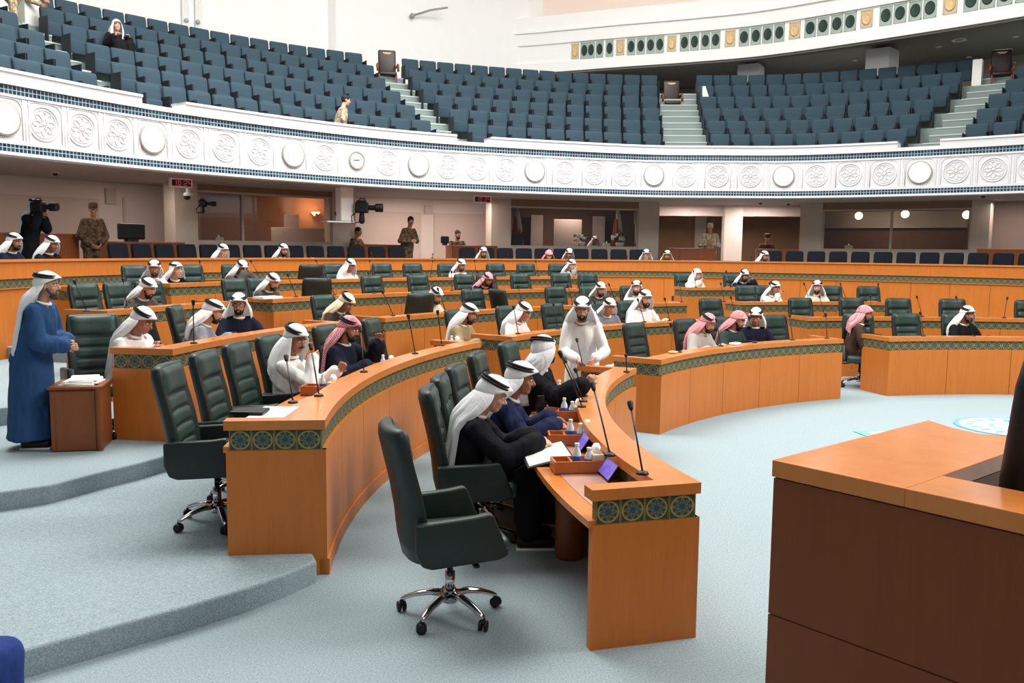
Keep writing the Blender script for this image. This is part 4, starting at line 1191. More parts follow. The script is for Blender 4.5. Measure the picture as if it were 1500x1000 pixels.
for k, (xa, ya, xb, yb_) in enumerate(((508, 2, 522, 6), (547, 12, 565, 11), (604, 23, 656, 11))):
    a, b = at_y(xa, ya, 31.6), at_y(xb, yb_, 31.6); t = thing('track_light', 'thin grey light arm before the white upper wall, ' + ['leftmost of three', 'middle and shortest of three', 'longest, rightmost of three'][k], 'light', tuple((a + b) / 2), 0, 'thin light arms'); o_ = (a + b) / 2
    m = MB(); m.tube([a - o_, V((0, 0, .05)), b - o_], .035, 6); obj('arm', m, M_['lamp_rim'], t, smooth=True); m = MB(); m.ball(a - o_, .09); obj('lamp_head', m, M_['lamp_rim'], t, smooth=True)
for q in (6, 10.5, 15, 19.5):
    p = FAS.off(FAS.L * q / 24, 3.2, ZF + .1); LATER.append((tuple(p), (p.x, p.y, 0), 1.2, 38, (1, .95, .9)))  # unseen lights added to lift the black space under the fascia
# ------------------------------------------------------------------ gallery under the balcony
GZ = 1.28                                        # its floor
m = MB(); wall_strip(m, PARA, .98, 9, GZ - .5, GZ, step=.6); struct('floor_gallery', m, M_['carpet'])
GL = .90
m = MB(); wall_strip(m, PARA, .10, 1.0, GL - .1, GL, step=.6); struct('floor_gallery', m, M_['carpet'])
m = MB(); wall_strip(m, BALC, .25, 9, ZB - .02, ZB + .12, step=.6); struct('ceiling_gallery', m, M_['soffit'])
WD = 2.75                                        # face of columns and booths beyond the balcony front
def gcol(pxa, pxb, d, z0=GZ, z1=ZB, depth=.5, mat='beige_column', name='column_gallery'):
    a = BALC.find(pxa, d, 2.6); b = BALC.find(pxb, d, 2.6); m = MB(); wall_strip(m, BALC, d, d + depth, z0, z1, a, b, .4); return struct(name, m, M_[mat])
for a, b in ((257, 290), (488, 520), (720, 748), (935, 965), (1170, 1203), (1420, 1449)): gcol(a, b, WD)
gcol(1060, 1086, WD + 1.2, mat='pink_wall')
# pale walls between the booths with recessed panels
def gwall(pxa, pxb, d, z0, z1, mat, name, depth=.15):
    a = BALC.find(pxa, d, 2.6); b = BALC.find(pxb, d, 2.6); m = MB(); wall_strip(m, BALC, d, d + depth, z0, z1, a, b, .4); return struct(name, m, M_[mat])
gwall(-260, 262, 4.3, GZ, ZB, 'pink_wall', 'wall_left')
gwall(-200, 146, 4.26, GZ, ZB - .42, 'pink_panel', 'wall_left', .05)
gwall(181, 185, 4.25, GZ + .3, ZB - .35, 'pink_panel', 'trim_5', .05); gwall(158, 171, 4.22, ZB - .52, ZB - .16, 'beige_column', 'trim_6', .08)
gwall(515, 724, 4.3, GZ, ZB, 'pink_wall', 'wall_middle')
gwall(520, 618, 4.26, GZ, ZB - .42, 'pink_panel', 'wall_middle', .05); gwall(636, 724, 4.26, GZ, ZB - .42, 'pink_panel', 'wall_middle', .05)
gwall(622, 633, 4.22, ZB - .45, ZB - .2, 'beige_column', 'trim_7', .08)
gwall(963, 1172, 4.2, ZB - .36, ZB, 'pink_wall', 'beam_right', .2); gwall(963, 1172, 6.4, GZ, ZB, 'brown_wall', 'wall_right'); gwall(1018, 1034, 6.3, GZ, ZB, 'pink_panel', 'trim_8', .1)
gwall(1064, 1072, 4.1, ZB - .42, ZB - .08, 'beige_column', 'trim_9', .08)
gwall(1445, 1640, 4.3, GZ, ZB, 'pink_panel', 'wall_right')
# glazed booths
def booth(n, pxa, pxb, sill, top, depth, mull=()):
    a = BALC.find(pxa, WD, 2.5); b = BALC.find(pxb, WD, 2.5)
    m = MB(); wall_strip(m, BALC, WD + .02, WD + .22, GZ, sill, a, b, .4); struct('wall_booth', m, M_['beige_column'])
    if top < ZB - .02:
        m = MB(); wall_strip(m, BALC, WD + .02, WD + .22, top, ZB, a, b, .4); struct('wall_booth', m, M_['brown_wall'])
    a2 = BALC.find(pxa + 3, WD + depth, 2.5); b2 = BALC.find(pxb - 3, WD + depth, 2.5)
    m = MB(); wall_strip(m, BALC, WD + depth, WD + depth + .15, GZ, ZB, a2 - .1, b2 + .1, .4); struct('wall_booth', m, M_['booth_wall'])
    m = MB()
    for q0, q1 in ((a, a2), (b, b2)):
        f_, k_ = BALC.off(q0, WD + .2), BALC.off(q1, WD + depth); u_ = (k_ - f_).normalized(); v_ = V((-u_.y, u_.x, 0)) * .04
        m.poly([(p_.x, p_.y) for p_ in (f_ - v_, k_ - v_, k_ + v_, f_ + v_)], GZ, ZB)
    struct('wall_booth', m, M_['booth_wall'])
    m = MB(); f = .05
    wall_strip(m, BALC, WD + .06, WD + .16, sill, sill + f, a, b, .4); wall_strip(m, BALC, WD + .06, WD + .16, top - f, top, a, b, .4)
    for q in [a, b - f] + [BALC.find(x, WD, 2.5) for x in mull]: wall_strip(m, BALC, WD + .06, WD + .16, sill, top, q, q + f, .1)
    w_ = struct('window_%d' % n, m, M_['beige_column'])
    m = MB(); wall_strip(m, BALC, WD + .10, WD + .112, sill + f, top - f, a + .03, b - .03, .4); g = obj('pane', m, M_['glass'], w_)
    return a, b
booth(1, 289, 489, 2.28, 3.52, 3.0, (357,)); booth(2, 747, 936, 2.26, 3.46, 3.0); booth(3, 1202, 1421, 2.26, 3.46, 2.6, (1302,))
def G(px, d, z): q = BALC.find(px, d, z); p = BALC.off(q, d, z); return p, frow(q)
m = MB(); a_ = BALC.find(1207, WD + 2.5, 2.5); b_ = BALC.find(1416, WD + 2.5, 2.5); wall_strip(m, BALC, WD + 2.45, WD + 2.6, 2.98, 3.5, a_, b_, .4); struct('trim_10', m, M_['beige_column'])
# booth contents
for px, w_, z0, z1, d, mt, lab in ((428, .42, GZ, 3.1, WD + 2.0, 'pink_panel', 'pale narrow upright panel inside the left booth'), (437, 1.55, GZ, 2.72, WD + 1.5, 'pink_panel', 'low pale partition inside the left booth'),
                              (786, .42, GZ + .9, 3.32, WD + 2.6, 'pink_panel', 'pale upright strip in the middle booth, left of the folding screen'), (831, .95, GZ + .5, 3.15, WD + 1.4, 'pink_panel', 'large pale folding screen standing in the middle booth'), (877, .42, GZ + .9, 3.32, WD + 2.6, 'pink_panel', 'pale upright strip behind the seated figure in the middle booth')):
    p, rz = G(px, d, 2.4); t = thing('booth_panel', lab, 'panel', (p.x, p.y, z0), rz)
    m = MB(); m.rbox((0, 0, (z1 - z0) / 2), (w_, .08, z1 - z0), .01); obj('board', m, M_[mt], t); m = MB(); m.box((0, -.03, .02), (w_ + .04, .12, .04)); obj('foot', m, M_['brown_wall'], t)
p, rz = G(461, WD + 2.8, 3.17); t = thing('wall_sconce', 'glowing orange wall sconce in the left booth', 'wall lamp', tuple(p), rz)
m = MB(); m.lathe([(.0, -.06), (.05, -.05), (.13, .05), (.12, .06), (.0, .03)], 18); obj('bowl', m, M_['sconce'], t, smooth=True); m = MB(); m.box((0, .06, -.02), (.06, .12, .08)); obj('bracket', m, M_['black'], t)
l = bpy.data.lights.new('sconce_light', 'POINT'); l.energy = 36; l.color = (1, .55, .25); l.shadow_soft_size = .1; o = bpy.data.objects.new('sconce_light', l); COL.objects.link(o); q_, _ = G(461, WD + 2.5, 3.3); o.location = q_
for px, py, lab in ((1258, 316, 'round glowing globe lamp, left one in the right booth'), (1326, 313.5, 'round glowing globe lamp, middle one in the right booth'), (1416, 314.5, 'round glowing globe lamp, right one half behind the booth column')):
    p, rz = G(px, WD + 1.9, 3.0); P = at_y(px, py, p.y); t = thing('globe_lamp', lab, 'lamp', tuple(P), rz, 'globe lamps in the right booth')
    m = MB(); m.ball((0, 0, 0), .12); obj('globe', m, M_['globe'], t, smooth=True); m = MB(); m.cap((0, 0, .1), (0, 0, ZB - P.z), .012, .012, 8); obj('rod', m, M_['gold'], t)
for px, lab in ((1206, 'small lit strip lamp at the left side of the right booth'), (931, 'small lit strip lamp at the right side of the middle booth')):
    p, rz = G(px, WD + .5, 3.2); t = thing('strip_lamp', lab, 'lamp', tuple(p), rz); m = MB(); m.rbox((0, 0, 0), (.07, .07, .34), .03); obj('tube', m, M_['globe'], t); m = MB(); m.box((0, .05, 0), (.09, .04, .38)); obj('back_plate', m, M_['gold'], t)
for px, lab in ((757, 'white and red flag hanging at the left side of the middle booth'), (905, 'white and red flag beside the flowers in the middle booth')):
    p, rz = G(px, WD + 1.0, 2.3); t = thing('flag', lab, 'flag', (p.x, p.y, GZ), rz, 'flags in the middle booth')
    m = MB(); m.cap((0, 0, 0), (0, 0, 2.25), .015, .015, 8); m.lathe([(.0, 0), (.16, 0), (.14, .03), (0, .04)], 18); obj('flag_pole', m, M_['gold'], t)
    def cone(m, x0, w0, z0, x1, w1, z1):
        rs = []
        for z, x, w in ((z0, x0, w0), ((z0 + z1) / 2, (x0 + x1) / 2, (w0 + w1) / 2 * 1.05), (z1, x1, w1)):
            rs.append([V((x + w * math.cos(a) * (1 + .2 * math.sin(a * 5)), w * .5 * math.sin(a) * (1 + .25 * math.sin(a * 6)), z)) for a in [2 * PI * k / 24 for k in range(24)]])
        m.rings(rs)
    m = MB(); cone(m, .02, .05, 2.2, -.06, .10, 1.45); obj('white_stripe', m, M_['flag_white'], t, smooth=True)
    m = MB(); cone(m, .05, .06, 1.9, -.02, .20, .92); obj('red_stripe', m, M_['flag_red'], t, smooth=True)
p, rz = G(757, WD + .6, 2.3); t = thing('monitor', 'dark monitor at the left side of the middle booth', 'monitor', (p.x, p.y, 2.02), rz); m = MB(); m.rbox((0, 0, .42), (.32, .06, .44), .01); obj('screen', m, M_['black'], t); m = MB(); m.box((0, 0, .1), (.1, .08, .2)); obj('stand', m, M_['black'], t)
def table(px, d, w_, dep, z, h, lab, mt='wood_dark'):
    p, rz = G(px, d, z); t = thing('counter_table', lab, 'table', (p.x, p.y, z), rz + PI)
    m = MB(); m.rbox((0, 0, h - .03), (w_, dep, .06), .01); obj('table_top', m, M_[mt], t)
    m = MB(); m.box((0, -dep / 2 + .03, (h - .06) / 2), (w_ - .04, .04, h - .06)); obj('front_board', m, M_[mt], t)
    for s in (-1, 1):
        m = MB(); m.box((s * (w_ / 2 - .03), 0, (h - .06) / 2), (.05, dep - .04, h - .06)); obj('side_board', m, M_[mt], t)
    return t
table(866, WD + .75, 1.1, .6, GZ, 1.02, 'low table with flowers under the middle booth glass'); table(906, WD + .75, .8, .5, GZ, 1.02, 'small table with a flower bowl by the flag')
def bouquet(px, d, z, lab, s=1.0):
    p, rz = G(px, d, z); t = thing('flower_bouquet', lab, 'flowers', (p.x, p.y, z), rz)
    m = MB(); m.lathe([(0, 0), (.09 * s, 0), (.12 * s, .1), (.10 * s, .14), (0, .14)], 16); obj('vase', m, M_['offwhite'], t, smooth=True)
    f = MB(); g = MB()
    for k in range(26):
        a = rnd.random() * 6.28; r = .22 * s * rnd.random() ** .5; c = (r * math.cos(a), r * math.sin(a), .2 + .16 * s * rnd.random())
        (f if k % 3 else g).ball(c, .045 * s, None, 8, 5)
    obj('blossoms', f, M_['flower'], t, smooth=True); obj('leaves', g, M_['leaf'], t, smooth=True)
bouquet(852, WD + .65, GZ + 1.02, 'white flower bouquet on the left of the table in the middle booth'); bouquet(908, WD + .7, GZ + 1.02, 'white flower bouquet below the flag in the middle booth', 1.2)
for px, lab in ((889, 'small cream tissue box in the middle booth'), (1242, 'small white tissue box in the right booth'), (321, 'white folded tissue box in the left booth')):
    p, rz = G(px, WD + .45, 2.3); t = thing('tissue_box', lab, 'tissue box', (p.x, p.y, 2.29), rz); m = MB(); m.rbox((0, 0, .06), (.22, .12, .12), .01); obj('box', m, M_['paper_card'], t); m = MB(); m.cap((0, 0, .12), (0, 0, .17), .04, .015, 8); obj('tissue', m, M_['tissue'], t)
for px, d, w_, h, lab in ((208, 2.0, 1.75, .98, 'dark red guard desk with a monitor before the pale wall'), (40, 1.9, 1.9, 1.12, 'dark red desk below the cameraman'), (560, 1.95, 1.5, 1.0, 'dark red guard desk beside the middle column'), (690, 1.95, 1.35, 1.0, 'dark red guard desk where a man sits, middle gallery'), (1010, 2.0, 1.4, 1.0, 'dark red guard desk between column and soldier on the right'), (1135, 2.0, 1.2, 1.0, 'dark red guard desk of the seated person with chair arms'), (1475, 1.9, 1.4, 1.05, 'dark red desk at the right end of the gallery')):
    table(px, d, w_, .6, GZ, h, lab)
for px, d, w_, h, lab in ((192, 2.0, .62, .34, 'black monitor on the guard desk by the pale wall'), (651, 1.95, .24, .2, 'small black monitor on the middle guard desk')):
    p, rz = G(px, d, 2.3); z = GZ + (.98 if px == 192 else 1.0); t = thing('monitor', lab, 'monitor', (p.x, p.y, z), rz); m = MB(); m.rbox((0, 0, .05 + h / 2), (w_, .08, h), .03); obj('screen', m, M_['black'], t); m = MB(); m.box((0, 0, .03), (w_ * .4, .14, .06)); obj('stand', m, M_['black'], t)
# dark navy gallery seats along the wall
st = thing('gallery_seat', 'x', 'seat')
m = MB(); rs = []
for z, y, w_ in ((.42, -.16, .21), (.6, -.18, .225), (.86, -.22, .225), (.925, -.23, .21), (.94, -.23, .17)):
    rs.append([V((w_ * (abs(math.cos(a)) ** .35) * (1 if math.cos(a) > 0 else -1), y + .05 * (abs(math.sin(a)) ** .5) * (1 if math.sin(a) > 0 else -1), z)) for a in [2 * PI * j / 20 for j in range(20)]])
m.rings(rs); obj('backrest', m, M_['seat_navy'], st, smooth=True)
m = MB(); m.rbox((0, .05, .44), (.44, .46, .10), .03); obj('seat', m, M_['seat_navy'], st, smooth=True)
m = MB(); m.cap((0, .0, .40), (0, 0, .02), .05, .05, 10); obj('pedestal', m, M_['black'], st)
remember(st)
first = True; k = 0
for lo, hi, zone in ((166, 600, 'left'), (675, 950, 'middle'), (1118, 1560, 'right')):
    cv = PARA.offset(1.35, 200); a = cv.find(lo, 0, GZ + .9); b = cv.find(hi, 0, GZ + .9); n = round((b - a) / .53)
    for j in range(n):
        q = a + (b - a) * (j + .5) / n; p = cv.pos(q); nn = cv.nor(q); rz = math.atan2(-nn.y, -nn.x) - PI / 2
        lab = 'dark navy seat back above the panelled wall, %s of the %s gallery row' % (ORD[j] if j < 26 else str(j), zone)
        if first: first = False; st.location = (p.x, p.y, GZ); st.rotation_euler = (0, 0, rz); st['label'] = lab; st['group'] = 'navy gallery seats'
        else: dup(st, (p.x, p.y, GZ), rz, lab, 'navy gallery seats')
# red digit clocks
SEG = {'0': 'abcdef', '1': 'bc', '2': 'abdeg', '4': 'bcfg', '5': 'acdfg'}
def led(px, py, d, wpx, text, lab):
    p, rz = G(px, d, 3.4); P = at_y(px, py, p.y); t = thing('digital_clock', lab, 'clock', tuple(P), rz + PI)
    W_ = .50; H_ = .19
    m = MB(); m.box((0, .04, 0), (W_, .08, H_)); obj('case', m, M_['offwhite'], t); m = MB(); m.box((0, -.003, 0), (W_ - .06, .01, H_ - .06)); obj('display', m, M_['led_back'], t)
    g = MB(); x = -.15
    for ch in text:
        if ch == ':': g.box((x, -.011, .025), (.014, .006, .014)); g.box((x, -.011, -.025), (.014, .006, .014)); x += .055; continue
        w2, h2, th = .05, .046, .012
        for sname in SEG[ch]:
            cx, cz, sx, sz = {'a': (0, h2, w2, th), 'd': (0, -h2, w2, th), 'g': (0, 0, w2, th), 'b': (w2 / 2, h2 / 2, th, h2), 'c': (w2 / 2, -h2 / 2, th, h2), 'e': (-w2 / 2, -h2 / 2, th, h2), 'f': (-w2 / 2, h2 / 2, th, h2)}[sname]
            g.box((x + cx, -.011, cz), (sx, .006, sz))
        x += .095
    obj('digits', g, M_['led'], t)
led(266, 268, .9, 34, '10:24', 'white-framed clock with dim red digits above the left column')
led(707, 292, .9, 28, '10:24', 'clock with dim red digits under the balcony, right of the middle wall')
# ceiling cameras, studio cameras
def ptz(px, py, d, lab):
    p, rz = G(px, d, 3.3); P = at_y(px, py, p.y); t = thing('dome_camera', lab, 'camera', tuple(P), rz)
    m = MB(); m.lathe([(0, .16), (.05, .16), (.06, .06), (.11, .03), (.115, -.03), (0, -.03)], 18); obj('housing', m, M_['offwhite'], t, smooth=True); m = MB(); m.ball((.02, -.03, -.05), .075); obj('lens_dome', m, M_['black'], t, smooth=True)
    m = MB(); m.cap((0, 0, .1), (0, 0, ZB - P.z), .02, .02, 8); obj('mount', m, M_['offwhite'], t)
ptz(276, 285, WD - .4, 'off-white dome camera on the left gallery column')
for k, (px, py) in enumerate(((81, 255), (1114, 298), (1155, 299), (330, 291), (1440, 288))):
    P = at(px, py, ZB - .06); t = thing('ceiling_camera', 'tiny dark dome in the balcony soffit, ' + ['above the camouflage guard on the left', 'left of two over the right opening', 'right of two over the right opening', 'over the left booth', 'over the right end column'][k], 'camera', tuple(P), 0, 'small soffit domes')
    m = MB(); m.lathe([(0, .05), (.08, .05), (.08, .02), (0, .02)], 14); obj('base', m, M_['offwhite'], t); m = MB(); m.ball((0, 0, .02), .055); obj('dome', m, M_['black'], t, smooth=True)
def studio(px, py, y, s, lab, rz):
    P = at_y(px, py, y); t = thing('studio_camera', lab, 'camera', tuple(P), rz)
    m = MB(); m.rbox((0, 0, 0), (.30 * s, .22 * s, .24 * s), .03); m.rbox((-.02 * s, 0, .14 * s), (.2 * s, .06 * s, .05 * s), .015); m.tube([V((-.08 * s, 0, .12 * s)), V((-.04 * s, 0, .2 * s)), V((.06 * s, 0, .2 * s)), V((.1 * s, 0, .12 * s))], .015 * s, 6); obj('camera_body', m, M_['black'], t, smooth=False)
    m = MB(); M = Matrix.Translation((.15 * s, 0, 0)) @ Matrix.Rotation(PI / 2, 4, 'Y'); m.lathe([(0, 0), (.06 * s, 0), (.06 * s, .14 * s), (.095 * s, .16 * s), (.095 * s, .33 * s), (0, .31 * s)], 18, M); obj('lens', m, M_['black'], t, smooth=False)
    m = MB(); m.cap((0, 0, -.1 * s), (0, 0, -.3 * s), .05 * s, .07 * s, 10); m.tube([V((-.12 * s, 0, -.1 * s)), V((-.24 * s, .02, -.2 * s)), V((-.22 * s, .02, -.36 * s)), V((-.05 * s, 0, -.32 * s))], .014, 6); obj('pan_head', m, M_['black'], t, smooth=True)
q = BALC.find(505, .9, 3.2); yb = BALC.off(q, .9).y
t = thing('camera_mount', 'white box hanging under the balcony that carries the studio camera', 'mount', tuple(at_y(505, 324, yb)), frow(q))
m = MB(); m.rbox((0, 0, .42), (.36, .3, .84), .03); obj('drop_box', m, M_['white'], t); m = MB(); m.box((.18, -.02, -.02), (.75, .34, .03)); obj('shelf', m, M_['white'], t); m = MB(); m.tube([V((-.2, -.1, .75)), V((-.22, -.12, .2)), V((-.12, -.14, .02)), V((.1, -.14, .05)), V((.22, -.1, .22))], .02, 6); obj('cable', m, M_['black'], t)
studio(530, 304, yb - .05, 1.08, 'large black studio camera pointing right on the white mount', rad(4))
q = BALC.find(296, WD - .5, 3.2); studio(297, 298, BALC.off(q, WD - .5).y, .62, 'black studio camera on the left column beside the booth', rad(8))
# warm light under the balcony
for px, d, e_, col in ((60, 2.2, 9, (1, .72, .58)), (210, 2.4, 9, (1, .72, .58)), (390, WD + 1.2, 9, (1, .5, .25)), (600, 2.6, 22, (1, .74, .62)), (690, 2.6, 14, (1, .74, .62)), (840, WD + 1.2, 11, (1, .66, .48)), (1010, 3.2, 22, (1, .74, .64)), (1110, 3.2, 22, (1, .74, .64)), (1310, WD + 1.2, 6, (1, .6, .4)), (1480, 2.8, 8, (1, .7, .56))):
    q = BALC.find(px, d, 3.0); p = BALC.off(q, d, ZB - .15)
    LATER.append((tuple(p), (p.x, p.y + .35, 0), .8, e_ * 2.1, tuple(.45 + .55 * c for c in col)))
# ------------------------------------------------------------------ the assembly
def sit(i, px, label, deg=None, R=None, turn=0, **k):
    lean = k.get('lean', 12); r = R if R else RAD[i] + .90
    if deg is None: deg = deg_at(px, r - .06 - .6 * math.sin(rad(lean)), TZ[i] + 1.2)
    p = pol(r, deg); k['drop'] = k.get('drop', 0) + (.02, .05, .06, .06, .06)[i]; k['pitch'] = k.get('pitch', 10) + (0 if k.get('hero') else 5)
    return person(label, p, toC(p) + turn, 'sit', TZ[i], **k)
DESKH = ((-.20, .36, .79), (.20, .36, .79))
# front row, near desk
sit(0, 0, 'man in black cloak and long white head scarf writing in an open folder', deg=183.0, R=7.93, lean=11, pitch=22, neck=.03, hero=True, robe='bisht', coat='bisht_black', style='back', bl=.60, open_=84, beard=None, skin='skin_pale',
    hands=((-.06, .44, .80), (.18, .46, .81)), hand_dir={-1: (.3, 1, -.1), 1: (-.25, 1, -.15)}, curl=(1.0, .9), tilt=.0, drop=.06)
sit(0, 0, 'moustached man in navy jacket and white head scarf leaning on the near desk', deg=178.6, R=7.79, lean=26, pitch=8, hero=True, robe='coat', coat='navy', style='back', bl=.2, open_=76, beard='moustache', skin='skin_dark',
    hands=((-.12, .46, .82), (.20, .48, .82)), hand_dir={-1: (.1, 1, -.1), 1: (-.1, 1, -.1)}, curl=(.7, .6))
sit(0, 0, 'man with white scarf turned away, black sleeve reaching toward the standing man', deg=170.6, R=7.58, turn=-10, drop=-.09, lean=20, yaw=64, pitch=-2, roll=-8, hero=True, robe='bisht', coat='bisht_black', style='front', fl=.22, bl=.28, beard='trim',
    hands=((-.05, .38, .86), (.16, .56, 1.0)), hand_dir={1: (.0, .6, .7), (1, 'n'): (-1, .2, 0)}, curl=(.8, .9), tilt=-.01)
p = pol(7.68, 152.7)
person('standing man in white robe and scarf stooping over the end of the near desk', p, -97, 'stand', 0, lean=24, pitch=20, yaw=4, hero=True, size=.97, robe='robe', coat='thobe', style='wide', fl=.16, bl=.3, open_=64, beard='trim', skin='skin',
       hands=((-.16, .44, .99), (.04, .46, .97)), hand_dir={-1: (.3, .8, -.4), 1: (-.3, .8, -.4)}, curl=(.7, .8), shoes=True)
# second row, near desk
sit(1, 0, 'man in white robe with hand on chest at the second-row desk', deg=171.6, R=RAD[1] + .84, lean=4, pitch=16, yaw=-24, hero=True, coat='thobe', style='front', fl=.26, bl=.1, open_=66, beard='moustache', skin='skin_dark',
    hands=((-.20, .36, .86), (.03, .20, 1.02)), hand_dir={1: (-1, .15, .1), (1, 'n'): (0, -1, 0), -1: (.2, .6, .7), (-1, 'n'): (1, 0, 0)}, curl=(.8, .4))
sit(1, 0, 'man in black coat with red and white chequered head scarf, hand raised', deg=164.6, R=RAD[1] + .86, lean=10, pitch=14, yaw=-6, hero=True, robe='coat', coat='darknavy', scarf='keffiyeh', style='back', bl=.32, fl=.3, open_=80, beard='trim', skin='skin_dark',
    hands=((-.22, .30, 1.0), (.14, .36, .80)), hand_dir={-1: (.1, .3, 1), (-1, 'n'): (1, .2, 0), 1: (-.2, 1, -.1)}, curl=(.7, .7))
# third row
sit(2, 0, 'man in white robe looking down beside the reddish cabinet', deg=169.5, R=RAD[2] + .74, turn=-10, lean=20, pitch=24, yaw=8, hero=True, coat='thobe', style='back', bl=.42, open_=78, beard=None, skin='skin_dark',
    hands=((-.05, .34, .86), (.12, .38, .84)), curl=(.9, .8))
sit(2, 318, 'man in grey coat leaning toward the man in spectacles', lean=24, yaw=0, pitch=14, robe='coat', coat='gray', style='back', bl=.16, open_=82, beard='trim', turn=26, hands=DESKH)
sit(2, 363, 'man in dark navy cloak with spectacles facing the camera', lean=8, yaw=-30, pitch=6, robe='coat', coat='darknavy', style='wide', fl=.2, bl=.1, open_=62, beard='trim', glasses=True, turn=-28, hands=DESKH)
sit(2, 513, 'man in dark brown coat with cream head scarf bending forward', lean=26, pitch=28, yaw=6, robe='coat', coat='brown', scarf='ghutra_cream', style='wide', open_=78, beard=None, skin='skin_dark', hands=DESKH)
sit(2, 643, 'man in pale grey robe and white scarf in profile, middle of the third row', lean=22, pitch=20, coat='thobe_cream', style='back', bl=.3, open_=82, beard='trim', hands=DESKH)
sit(2, 886, 'man in dark coat with dark beard, white scarf in profile near the middle aisle', lean=16, pitch=14, turn=-10, robe='coat', coat='brown', style='back', bl=.16, open_=84, beard='full', hands=DESKH)
sit(2, 939, 'smiling man with full dark beard and white scarf, facing the camera', lean=12, pitch=0, yaw=-12, turn=-24, coat='thobe', style='wide', open_=62, fl=.18, beard='long', skin='skin_pale', hands=DESKH)
sit(2, 1137, 'man in white robe in profile on the right block, hand near his face', lean=16, pitch=8, turn=14, coat='thobe', style='back', bl=.2, open_=76, beard=None, skin='skin_dark', hands=((-.1, .36, .8), (.06, .32, 1.02)), curl=(.6, 1.0))
sit(2, 1201, 'man with trimmed black beard and white scarf before the panelled wall', lean=10, pitch=2, yaw=-6, turn=-20, coat='thobe_cream', style='wide', open_=62, fl=.2, beard='full', skin='skin_pale', hands=DESKH)
# fourth row
sit(3, 224, 'man in dark grey tweed with white scarf, bent over the desk on the left', lean=24, pitch=20, robe='coat', coat='darkgray', style='back', bl=.36, open_=80, beard='full', hands=DESKH)
sit(3, 402, 'man in dark grey robe reading, white sheet before him', lean=18, pitch=22, turn=6, robe='coat', coat='darkgray', style='back', bl=.22, open_=76, beard='trim', hands=DESKH)
sit(3, 717, 'man with maroon chequered head scarf bending low over the desk', lean=28, pitch=22, robe='coat', coat='darknavy', scarf='keffiyeh', style='wide', open_=70, beard='full', skin='skin_dark', hands=DESKH)
sit(3, 1022, 'woman with white head covering at the short desk on the right', lean=8, pitch=6, turn=10, robe='coat', coat='thobe_cream', style='hijab', beard=None, agal=False, skin='skin_pale', hands=((-.1, .36, .8), (.10, .30, 1.0)), curl=(.6, 1.0))
sit(3, 1094, 'man resting his chin on his hand, black coat and white scarf', lean=14, pitch=12, robe='coat', coat='darknavy', style='wide', open_=66, fl=.1, bl=.2, beard='trim', skin='skin_dark', hands=((-.1, .34, 1.02), (.14, .38, .8)), hand_dir={-1: (.2, -.2, 1)}, curl=(1.0, .6))
# last row
sit(4, 236, 'man in white robe whispering to the black-robed man beside him', lean=20, pitch=10, yaw=-24, turn=-16, coat='thobe', style='back', bl=.2, open_=78, beard='trim', skin='skin_dark', hands=DESKH)
sit(4, 270, 'black-robed man leaning low on the last-row desk, white scarf spread wide', lean=30, pitch=-4, yaw=18, turn=-16, robe='coat', coat='bisht_black', style='wide', open_=60, fl=.3, bl=.1, beard=None, skin='skin_pale', hands=((-.16, .40, .80), (.06, .44, .82)))
sit(4, 360, 'man in black with both hands before his mouth in the last row', lean=18, pitch=24, turn=-6, robe='coat', coat='darkgray', style='wide', open_=62, fl=.2, beard=None, skin='skin_dark', hands=((-.03, .32, 1.02), (.03, .32, 1.02)), hand_dir={-1: (.1, 0, 1), 1: (-.1, 0, 1)}, curl=(.8, .8))
sit(4, 515, 'small white-robed man looking down alone in the last row', lean=12, pitch=18, turn=6, coat='thobe', style='front', fl=.2, beard=None, skin='skin_dark', hands=DESKH)
sit(4, 677, 'white-robed bearded man in the last row between two empty chairs', lean=14, pitch=14, turn=6, coat='thobe', style='back', bl=.2, open_=74, beard='full', skin='skin_dark', hands=DESKH)
sit(4, 838, 'pink-faced man with raised hand in the last row near the middle', lean=14, pitch=8, turn=14, robe='coat', coat='gray', style='back', bl=.2, open_=80, beard=None, skin='skin_pale', hands=((-.1, .36, .8), (.10, .34, 1.0)), hand_dir={1: (-.1, .1, 1)}, curl=(.6, .9))
# second row, middle
sit(1, 692, 'man in beige coat with dark beard and white scarf, second row', lean=14, pitch=14, turn=12, robe='coat', coat='beige', style='back', bl=.2, fl=.3, open_=74, beard='full', skin='skin_dark', hands=DESKH)
sit(1, 772, 'white-robed man looking down, second-row desk left of the standing man', lean=22, pitch=20, turn=6, coat='thobe', style='wide', open_=66, fl=.24, bl=.1, beard=None, skin='skin_dark', hands=DESKH)
sit(1, 903, 'man in grey with white scarf turning away toward the laughing man', lean=24, pitch=14, turn=-14, robe='coat', coat='gray', style='wide', open_=84, fl=.2, bl=.22, beard=None, hands=DESKH)
sit(1, 952, 'heavy laughing man in white robe with dark beard, second row', lean=14, pitch=8, turn=-10, coat='thobe', style='wide', open_=66, beard='full', skin='skin_pale', hands=((-.26, .32, .80), (.22, .34, .80)), size=1.06)
